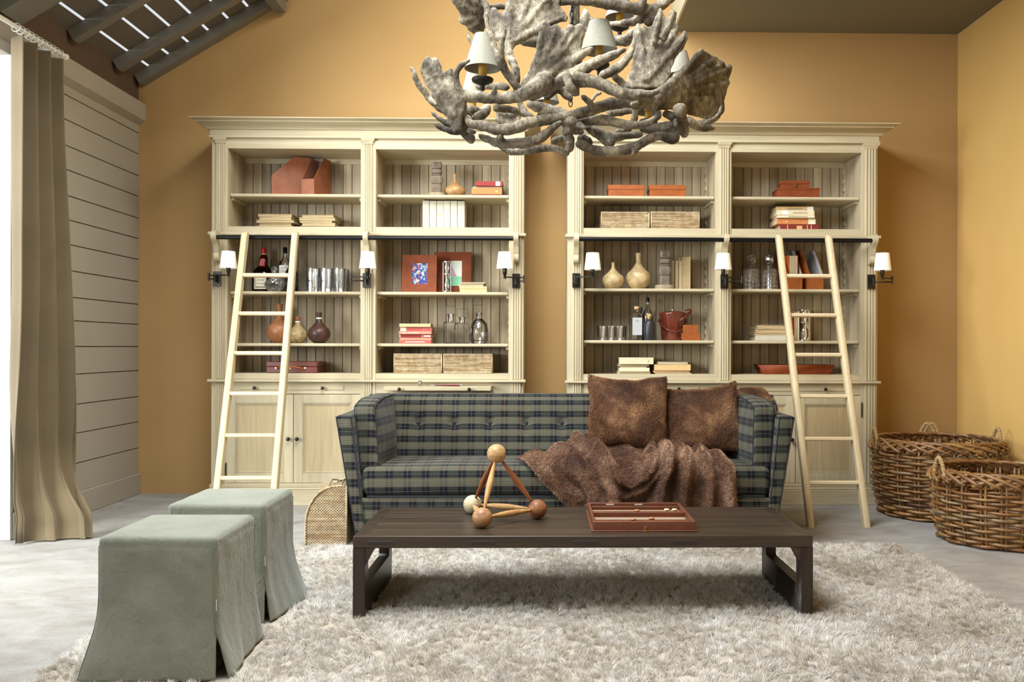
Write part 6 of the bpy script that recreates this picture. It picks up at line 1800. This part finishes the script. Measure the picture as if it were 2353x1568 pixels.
# clear decanters with square stoppers
def clear_decanter(label, px, Y, R, hb, hn, stop, kind):
    zb = ZS['L'][3]+.0005; k = hh(1, Y); T = thing('decanter', label, 'decanter', (X(px, 780, Y), Y, zb), group='clear glass decanters')
    if kind == 'square':
        MB().box(-R*k, R*k, -R*k, R*k, 0, hb*k, .008).build('bottle_body', M['glass'], T, local=True, angle=30)
        p = []
    else:
        lathe_part('bottle_body', [(0, 0), (R*.8*k, 0), (R*k, 6*k), (R*1.02*k, hb*.5*k), (R*.9*k, hb*.8*k), (R*.4*k, hb*k)], 28, 'glass', T)
        lathe_part('inner_wall', [(0, 6*k), (R*.75*k, 6*k), (R*.92*k, 10*k), (R*.94*k, hb*.5*k), (R*.82*k, hb*.78*k), (R*.35*k, (hb-2)*k)], 28, 'glass', T)
    lathe_part('neck', [(7*k, hb*k-.001), (6.5*k, (hb+hn*.3)*k), (6.5*k, (hb+hn*.7)*k), (8.5*k, (hb+hn)*k), (5*k, (hb+hn)*k), (4.5*k, (hb+hn*.4)*k)], 20, 'glass', T)
    s_ = stop
    MB().box(-s_*k, s_*k, -s_*.6*k, s_*.6*k, (hb+hn+1.5)*k, (hb+hn+1.5+s_*1.5)*k, .002).tube([(0, 0, (hb+hn*.6)*k), (0, 0, (hb+hn+2)*k)], 4*k, 12).build('stopper', M['glass'], T, local=True, angle=30)
    return T
clear_decanter('square shouldered clear decanter, left of the three', 1036, 6.50, 16, 50, 17, 11.5, 'square')
clear_decanter('small clear decanter standing in front between the other two', 1062, 6.40, 17, 47, 13, 12, 'square')
clear_decanter('rounded clear decanter, right of the three', 1101, 6.46, 20, 57, 12, 12, 'round')
MB_ = MB().ball((X(1077, 785, 6.33), 6.345, ZS['L'][3]+.0095), .009, 14, 8, (.75, .3, 1))
M['blue'] = plain('blue_sticker', C(40, 56, 170), .3)
# wicker boxes
for px0, px1, case, s, hpx, seed, lab in ((906, 1015, 'L', 4, 45, 3, 'wicker box, left one under the pink books'), (1020, 1131, 'L', 4, 45, 13, 'wicker box, right one under the clear decanters'),
                                         (1382, 1491, 'R', 1, 41, 23, 'wicker box under the left orange leather box'), (1496, 1606, 'R', 1, 42, 33, 'wicker box under the right orange leather box')):
    Y = 6.39; wicker_box(lab, X(px0, 700, Y), X(px1, 700, Y), Y, .22, ZS[case][s]+.0005, hh(hpx, Y), seed, 'wicker boxes in the '+('left' if case == 'L' else 'right')+' bookcase')
# corkscrew set on the pulled out slide
zk = Z(840, 886.5, YF)+.0005; Y = YF-.10
T = thing('corkscrew', 'steel and wood corkscrew with a chain, lying on the pulled out slide', 'corkscrew', (X(1010, 885, Y), Y, zk))
wx0 = lambda px: X(px, 885, Y)-T.location.x
MB().tube([(wx0(1000), 0, .0095), (wx0(1035), 0, .0095), (wx0(1057), 0, .0085)], [.0065, .009, .008], 12).build('wooden_handle', M['case'], T, local=True, angle=60)
MB().tube([(wx0(1057), 0, .009), (wx0(1060), 0, .009)], .004, 10).ball((wx0(1062), 0, .009), .0055, 10, 6).build('end_knob', M['steel'], T, local=True, angle=60)
pts = [(wx0(975)+i*.0022, -.006+.004*math.cos(i*1.3), .006+.004*math.sin(i*1.3)) for i in range(36)]
MB().tube(pts, .0018, 6).build('chain', M['steel'], T, local=True, angle=60)
MB().lathe([(0, 0), (.014, 0), (.018, .006), (.018, .012), (.012, .02), (.005, .024), (0, .024)], 20).xf(Matrix.Translation((wx0(966), -.002, .0182)) @ Matrix.Rotation(PI/2-.3, 4, 'X')).build('steel_cap', M['steel'], T, local=True, angle=60)

# --- RIGHT CASE
def lidbox(label, px0, px1, case, s, hpx, d, Y, lidpx, mat, group=None, z=None, rz=0, strap=False, depthshift=0):
    zb = (ZS[case][s]+.0005) if z is None else z; k = hh(1, Y)
    w = X(px1, 440, Y)-X(px0, 440, Y); T = thing('leather_box', label, 'box', ((X(px0, 440, Y)+X(px1, 440, Y))/2, Y, zb), rz, group)
    MB().box(-w/2+.004, w/2-.004, .004, d-.004, 0, hpx*k-.004, .002).build('box_body', M[mat], T, local=True)
    MB().box(-w/2, w/2, 0, d, (hpx-lidpx)*k, hpx*k, .003).build('lid', M[mat], T, local=True)
    if strap:
        MB().box(.0-.011, .011, -.004, -.0005, hpx*k*.1, hpx*k+.002, .0008).box(-.011, .011, -.004, d*.5, hpx*k, hpx*k+.003, .0008).build('strap', M[mat], T, local=True)
        MB().box(-.007, .007, -.006, -.0035, hpx*k*.15, hpx*k*.6, .001).build('buckle', M['steel'], T, local=True)
    return T
lidbox('orange leather box with a deep lid, left one on the top shelf', 1397, 1482, 'R', 0, 29, .17, 6.40, 11, 'lthr_or', 'orange leather boxes')
lidbox('orange leather box with a deep lid, right one on the top shelf', 1492, 1577, 'R', 0, 29, .17, 6.40, 11, 'lthr_or', 'orange leather boxes')
b1_ = lidbox('wide flat orange leather box under a small strapped one', 1786, 1884, 'R', 0, 25, .20, 6.42, 4, 'lthr_rd', rz=-.06)
lidbox('small strapped leather box on top of the wide one', 1794, 1860, 'R', 0, 18, .12, 6.44, 8, 'lthr_rd', z=ZS['R'][0]+.001+hh(25, 6.42), strap=True, rz=-.04)
stack('R', 1, 6.40, [(1793, 1884, 15, 'cdkred', 'front', ((.18, .2, .05, .95, 'goldink'), (.42, .56, .2, .8, 'goldink'), (.68, .70, .05, .95, 'goldink'), (.78, .80, .05, .95, 'goldink')), 'thick dark red book with gold bands, lowest of the five'),
                     (1785, 1876, 14, 'corange', 'front', ((.80, .98, .04, .96, P_), (.22, .27, .3, .6, 'goldink')), 'orange book with a white end label, above the dark red book'),
                     (1785, 1871, 6, 'ccream', 'front', ((.3, .8, .3, .6, 'cgrey'),), 'thin cream book in the middle of the five'),
                     (1784, 1871, 11, 'ccream', 'front', ((.14, .30, .05, .95, 'white'), (.42, .8, .4, .6, 'cgrey')), 'cream book with a white label, second from the top of the five'),
                     (1785, 1871, 10, 'cbuff', 'front', ((.82, .98, .05, .95, 'white'), (.3, .7, .35, .6, 'cgrey')), 'buff book on top of the five')], 'books in the orange and cream stack', '', .19)
# upright old books right of the idol
Y = 6.47; z = ZS['R'][2]+.0005
for px0, px1, hp, cov, lab, rz in ((1541, 1550, 68, 'cgrey', 'thin grey upright book behind the carved idol', 0), (1551, 1558, 68, 'ctan', 'worn tan upright book next to the grey one', 0), (1559, 1566, 67, 'cbuff', 'slim buff upright book left of the ragged one', 0), (1566, 1586, 77, 'cbuff', 'tall ragged upright book with gilt brown page edges', .0)):
    w = X(px1, 640, Y)-X(px0, 640, Y)-.001
    book(lab, 'upright old books', ((X(px0, 640, Y)+X(px1, 640, Y))/2, Y-.01, z), hh(hp, Y), .16, w, cov, 'back', True, pages='pagesold' if hp == 77 else None)
# low tumblers
for i, px in enumerate((1384, 1404, 1424)):
    tumbler('low cut tumbler, %s of the front row beside the clear bottle' % ('left', 'middle', 'right')[i], px, 6.40, ZS['R'][3]+.0005, hh(11.5, 6.40), hh(33, 6.40), 'low cut tumblers', .25, 12)
    tumbler('low cut tumbler, %s of the rear row beside the clear bottle' % ('left', 'middle', 'right')[i], px+5, 6.51, ZS['R'][3]+.0005, hh(11.5, 6.51), hh(33, 6.51), 'low cut tumblers', .25, 12)
zr = ZS['R'][3]+.0005
Y = 6.41; k = hh(1, Y)
T = thing('clear_bottle', 'clear square bottle with a wooden stopper and pale label, right of the low tumblers', 'bottle', (X(1463, 780, Y), Y, zr))
MB().box(-12.5*k, 12.5*k, -12*k, 12*k, 0, 66*k, .008).build('bottle_body', M['glass'], T, local=True, angle=30)
lathe_part('neck', [(6*k, 65*k), (5.5*k, 70*k), (6.5*k, 72*k), (5*k, 72*k)], 16, 'glass', T); lathe_part('stopper', [(5*k, 70*k), (6*k, 73*k), (6*k, 78*k), (0, 78.5*k)], 16, 'cork', T)
MB().box(-11*k, 11*k, -12.4*k, -12.1*k, 12*k, 52*k).build('paper_label', M['shadein'], T, local=True)
wordmark(T, 'GIN', .022, 44*k, -12.6*k, 'ink', h=.008)
Y = 6.49; k = hh(1, Y)
T = thing('dark_bottle', 'dark bottle with a black screw cap hiding behind the clear square bottle', 'bottle', (X(1473, 780, Y), Y, zr))
lathe_part('bottle_body', [(0, 0), (.030, 0), (.031, .005), (.031, k*46), (.026, k*56), (.009, k*63), (.008, k*68), (0, k*68)], 24, 'darkglass', T); lathe_part('cap', [(.0095, k*66), (.0095, k*76), (0, k*76.5)], 14, 'black', T)
Y = 6.585; k = hh(1, Y)
T = thing('clear_bottle', 'tall thin necked clear bottle with a black capsule, behind the matte black bottle', 'bottle', (X(1488, 780, Y), Y, zr))
lathe_part('bottle_body', [(0, 0), (.034, 0), (.036, .006), (.036, k*54), (.032, k*64), (.013, k*76), (.0105, k*84), (.0105, k*92), (0, k*92)], 24, 'glass', T); lathe_part('capsule', [(.0125, k*88), (.0125, k*98), (.012, k*99), (0, k*99)], 16, 'black', T)
Y = 6.40; k = hh(1, Y)
T = thing('dark_bottle', 'matte black bottle with a cork stopper, left of the ice bucket', 'bottle', (X(1492, 780, Y), Y, zr))
lathe_part('bottle_body', [(0, 0), (12.5*k, 0), (13.5*k, 2*k), (13.5*k, 38*k), (11*k, 44*k), (6*k, 47*k), (5*k, 49*k), (5*k, 54*k), (0, 54*k)], 28, 'matteblack', T)
lathe_part('copper_band', [(5.2*k, 49*k), (5.4*k, 50*k), (5.4*k, 53*k), (5.2*k, 54*k)], 18, 'brass', T)
lathe_part('stopper', [(4*k, 53*k), (6*k, 55*k), (5.5*k, 61*k), (0, 61*k)], 16, 'cork', T)
# ice bucket
Y = 6.53; k = hh(1, Y)
T = thing('ice_bucket', 'lidded brown leather ice bucket with its handle hanging down in front', 'ice bucket', (X(1545, 780, Y), Y, zr))
M['bucket'] = plain('glossy_chestnut_leather', C(104, 46, 28), .2, var=.15, vscale=8, coat=.5)
lathe_part('bucket_body', [(0, 0), (24*k, 0), (25*k, 2*k), (30*k, 57*k), (30.5*k, 60*k), (0, 60*k)], 40, 'bucket', T)
lathe_part('lid', [(31*k, 60*k), (31.5*k, 62*k), (30*k, 64.5*k), (16*k, 67.5*k), (0, 68*k)], 40, 'bucket', T)
mb = MB().tube([(0, 0, 67*k), (0, 0, 72*k)], 1.5*k, 10)
for q in range(5): mb.ball((3.2*k*math.cos(q*1.257), 2*k*math.sin(q*1.257), 73*k+1.8*k*math.sin(q*2.5)), 2*k, 8, 6)
mb.build('lid_knob', M['steel'], T, local=True, angle=60)
hp = [(-31*k, 0, 46*k), (-30*k, -12*k, 36*k), (-16*k, -29*k, 24*k), (3*k, -33*k, 19*k), (20*k, -28*k, 25*k), (30*k, -10*k, 38*k), (31*k, 0, 46*k)]
sm_ = []
for i in range(len(hp)-1):
    for q in range(6): sm_.append(Vector(hp[i]).lerp(Vector(hp[i+1]), q/6))
MB().tube(sm_, 2.6*k, 8, flat=.5).build('handle', M['case'], T, local=True, angle=180)
MB().tube([(14*k, -25*k, 44*k), (24*k, -22*k, 52*k), (33*k, -12*k, 60*k), (41*k, -6*k, 66*k), (43*k, -4*k, 70*k), (38*k, -4*k, 72*k), (28*k, -10*k, 69*k)], [3*k, 3.5*k, 3.6*k, 3.6*k, 3.2*k, 3*k, 2.6*k], 8, flat=.6).build('leather_strap', M['case'], T, local=True, angle=180)
for sx_ in (-1, 1): MB().tube([(sx_*31.5*k+2.5*k*math.cos(a), 0, 46*k+3.5*k*math.sin(a)) for a in np.linspace(0, 2*PI, 14)[:-1]], .9*k, 6, loop=True).build('ring', M['iron'], T, local=True, angle=180)
# card holder
Y = 6.37; k = hh(1, Y)
T = thing('card_holder', 'small orange leather card holder standing at the foot of the ice bucket', 'card holder', (X(1588, 780, Y), Y, zr))
MB().prism([(-21*k, 0), (21*k, 0), (21*k, 16*k), (11*k, 16*k), (6*k, 13.5*k), (0, 12*k), (-6*k, 13.5*k), (-11*k, 16*k), (-21*k, 16*k)], 0, .0035, 'y').build('front_pocket', M['lthr_or'], T, local=True)
MB().box(-21*k, 21*k, .0035, .045, 0, 3*k).box(-21*k, -20*k, .0035, .045, 0, 16*k).box(20*k, 21*k, .0035, .045, 0, 16*k).build('tray', M['lthr_or'], T, local=True)
MB().box(-18*k, 18*k, .018, .024, 3*k, 36*k, .001).build('cards', M['lthr_or'], T, local=True)
# books under
stack('R', 4, 6.41, [(1420, 1496, 5, 'cwhite', 'back', (), 'thin white book, lowest of the left stack behind the fur cushion'), (1423, 1493, 9, 'ccream', 'front', (), 'cream book in the lower part of the left stack'), (1426, 1487, 2.5, 'cwhite', 'back', (), 'white booklet in the left stack'), (1422, 1493, 5, 'ctan', 'back', (), 'tan book below the top one of the left stack'), (1423, 1502, 15.5, 'ccream', 'front', ((.84, .86, .3, .6, 'cgrey'),), 'thick cream book on top of the left stack')], 'books on the lowest shelf, left stack', '', .2)
stack('R', 4, 6.41, [(1506, 1590, 2.5, 'ccream', 'back', (), 'thin cream book at the foot of the right stack'), (1502, 1587, 5, 'corange', 'back', (), 'thin orange book, second in the right stack'), (1504, 1588, 14, 'cbuff', 'front', (), 'thick buff book in the right stack'), (1512, 1582, 6.5, 'cgrey', 'back', (), 'grey backed book on top of the right stack')], 'books on the lowest shelf, right stack', '', .2)
# crystal decanters
z2 = ZS['R'][2]+.0005
def sqdec(label, px, Y):
    k = hh(1, Y); T = thing('decanter', label, 'decanter', (X(px, 660, Y), Y, z2), group='ball stoppered crystal decanters')
    R = 19.0*k; n = 40; rings = 5; vs = []; hb = 48*k
    lev = []
    for i in range(rings):
        lev += [(hb*(i/rings), .95), (hb*(i/rings)+hb*.02, 1.0), (hb*((i+1)/rings)-hb*.02, 1.0)]
    lev.append((hb, .93))
    for z_, f in lev:
        for q in range(n):
            a = 2*PI*q/n; f2 = (.955, 1, 1, .955)[q % 4]
            vs.append((R*f*f2*math.cos(a), R*f*f2*math.sin(a), z_))
    fs = []
    for i in range(len(lev)-1):
        for q in range(n): fs.append((i*n+q, i*n+(q+1) % n, (i+1)*n+(q+1) % n, (i+1)*n+q))
    fs += [list(range(n))[::-1], [(len(lev)-1)*n+q for q in range(n)]]
    MB().add(vs, fs).build('bottle_body', M['crystal_cut'], T, local=True, angle=0)
    lathe_part('neck', [(8*k, hb-.001), (6.5*k, hb+5*k), (6*k, hb+8*k), (10*k, hb+12*k), (10.5*k, hb+14*k), (5*k, hb+14*k)], 10, 'crystal', T, 0)
    MB().ball((0, 0, hb+23*k), 10.5*k, 10, 7).build('stopper', M['crystal'], T, local=True, angle=0)
sqdec('gridded cut crystal decanter with a ball stopper, left of the pair', 1727, 6.45); sqdec('gridded cut crystal decanter with a ball stopper, right of the pair, next to the ladder', 1768, 6.45)
# magazine files behind the ladder
magfile('orange leather magazine file holding a thick book, behind the right ladder', X(1810, 660, 6.38), 6.38, z2, .112, .22, hh(96, 6.38), hh(36, 6.38), .16, 'lthr_or', 'orange magazine files')
magfile('empty orange leather magazine file behind the right ladder rungs', X(1860, 660, 6.38), 6.38, z2, .106, .22, hh(96, 6.38), hh(36, 6.38), .16, 'lthr_or', 'orange magazine files')
M['marble'] = plain('marbled_orange_cover', C(190, 90, 30), .6, var=.5, vscale=90)
M['cmarble'] = M['marble']
book('thick book with marbled orange boards standing in the leather magazine file', None, (X(1810, 660, 6.38)+.056*math.cos(.16)-.03*math.sin(.16), 6.38+.056*math.sin(.16)+.03*math.cos(.16), z2+.006), hh(78, 6.42), .14, .070, 'cmarble', 'back', True, rz=.16)
# old books
stack('R', 3, 6.40, [(1737, 1826, 12, 'cwhite', 'front', (), 'vellum bound book, lowest of the old stack behind the right ladder'), (1735, 1815, 5, 'cold', 'back', (), 'thin old book, second of the old stack behind the right ladder', 'pagesold'), (1738, 1817, 9, 'ctan', 'back', (), 'brown edged old book, second from the top behind the right ladder', 'pagesold'), (1742, 1814, 10, 'cold', 'back', (), 'grey old book topping the stack behind the right ladder', 'pagesold')], 'old books behind the ladder', '', .2)
Y = 6.50; z = ZS['R'][3]+.0005
for px0, px1, hp, cov, lab in ((1816, 1824, 66, 'cdkred', 'slim dark red upright book behind the ladder'), (1825, 1835, 68, 'cbuff', 'buff upright book left of the hourglass behind the ladder'), (1850, 1862, 74, 'ctan', 'tan upright book behind the hourglass')):
    w = X(px1, 760, Y)-X(px0, 760, Y)-.001
    book(lab, 'upright books behind the ladder', ((X(px0, 760, Y)+X(px1, 760, Y))/2, Y, z), hh(hp, Y), .13, w, cov, 'back' if cov != 'cdkred' else 'front', True, pages='pagesold')
hourglass('steel framed hourglass behind the second rung of the right ladder', 1848, 'R', 3, 72, 13, 6.38)
# leather tray
Y = 6.39; z = ZS['R'][4]+.0005; k = hh(1, Y)
T = thing('leather_tray', 'long russet leather tray with flared sides on the lowest shelf behind the ladder', 'tray', (X(1832, 858, Y), Y, z))
hw, dp, hz, fl = 75*k, .20, 22*k, 10*k
vs = [(-hw, .012, .001), (hw, .012, .001), (hw, dp-.012, .001), (-hw, dp-.012, .001), (-hw-fl, -.01, hz), (hw+fl, -.01, hz), (hw+fl, dp+.01, hz), (-hw-fl, dp+.01, hz)]
mb = MB().add(vs, [(0, 3, 2, 1), (0, 1, 5, 4), (1, 2, 6, 5), (2, 3, 7, 6), (3, 0, 4, 7)])
o = mb.build('tray_body', M['lthr_rd'], T, local=True, angle=20); sm = o.modifiers.new('s', 'SOLIDIFY'); sm.thickness = .004; sm.offset = 1
MB().box(-hw-fl*.75-.003, -hw-fl*.5, dp*.35, dp*.65, hz*.45, hz*.8, .001).build('handle_slot', M['black'], T, local=True)
# ================================================================= LIGHT + CAMERA
w = bpy.data.worlds.new('World'); scn.world = w; w.use_nodes = True
bg = w.node_tree.nodes['Background']; bg.inputs[0].default_value = (.93, .97, 1, 1); bg.inputs[1].default_value = .9
def area(name, loc, rot, sx, sy, power, col=(1, 1, 1), spread=PI):
    l = bpy.data.lights.new(name, 'AREA'); l.shape = 'RECTANGLE'; l.size = sx; l.size_y = sy; l.energy = power; l.color = col; l.spread = spread
    o = bpy.data.objects.new(name, l); COL.objects.link(o); o.location = loc; o.rotation_euler = rot; return o
# daylight through the big left opening and from a skylight, plus two added fill lamps
def aim(name, p, q, sx, sy, power, col):
    d = Vector(q)-Vector(p); return area(name, p, d.to_track_quat('-Z', 'Y').to_euler(), sx, sy, power, col)
aim('window_light_left', (-5.0, 1.7, 2.2), (.9, 5.6, 1.4), 2.2, 2.2, 540, (.95, 1, .98))
aim('front_fill_light', (-2.6, -1.2, 1.8), (1.2, 6.6, 1.6), .9, 1.2, 45, (.96, 1, .98))  # added fill lamp inside the room, no window stands behind it
aim('ridge_fill_light', (-.2, 4.9, 4.3), (-.5, 6.8, 3.2), 1.7, .8, 52, (1, 1, .95))  # added lamp under the closed ridge, brightens the upper back wall
area('skylight', (-.8, 3.1, 4.0), (0, -.54, 0), 1.9, 3.2, 420, (.94, .98, 1))
cam = bpy.data.cameras.new('Camera'); co = bpy.data.objects.new('Camera', cam); COL.objects.link(co)
Mx = Matrix(((RV.x, UV.x, -FWD.x), (RV.y, UV.y, -FWD.y), (RV.z, UV.z, -FWD.z)))
co.matrix_world = Matrix.Translation((0, 0, CAMZ)) @ Mx.to_4x4()
cam.sensor_width = 36; cam.lens = F_/W_*36
cam.shift_x = (W_/2-PX)/W_; cam.shift_y = (PY-H_/2)/W_
cam.clip_start = .05
scn.camera = co
scn.cycles.max_bounces = 8; scn.cycles.diffuse_bounces = 4; scn.cycles.glossy_bounces = 4; scn.cycles.transmission_bounces = 8
scn.cycles.caustics_reflective = False; scn.cycles.caustics_refractive = False
scn.view_settings.view_transform = 'Standard'; scn.view_settings.look = 'None'; scn.view_settings.gamma = 1
scn.view_settings.use_curve_mapping = False; scn.view_settings.exposure = -0.15
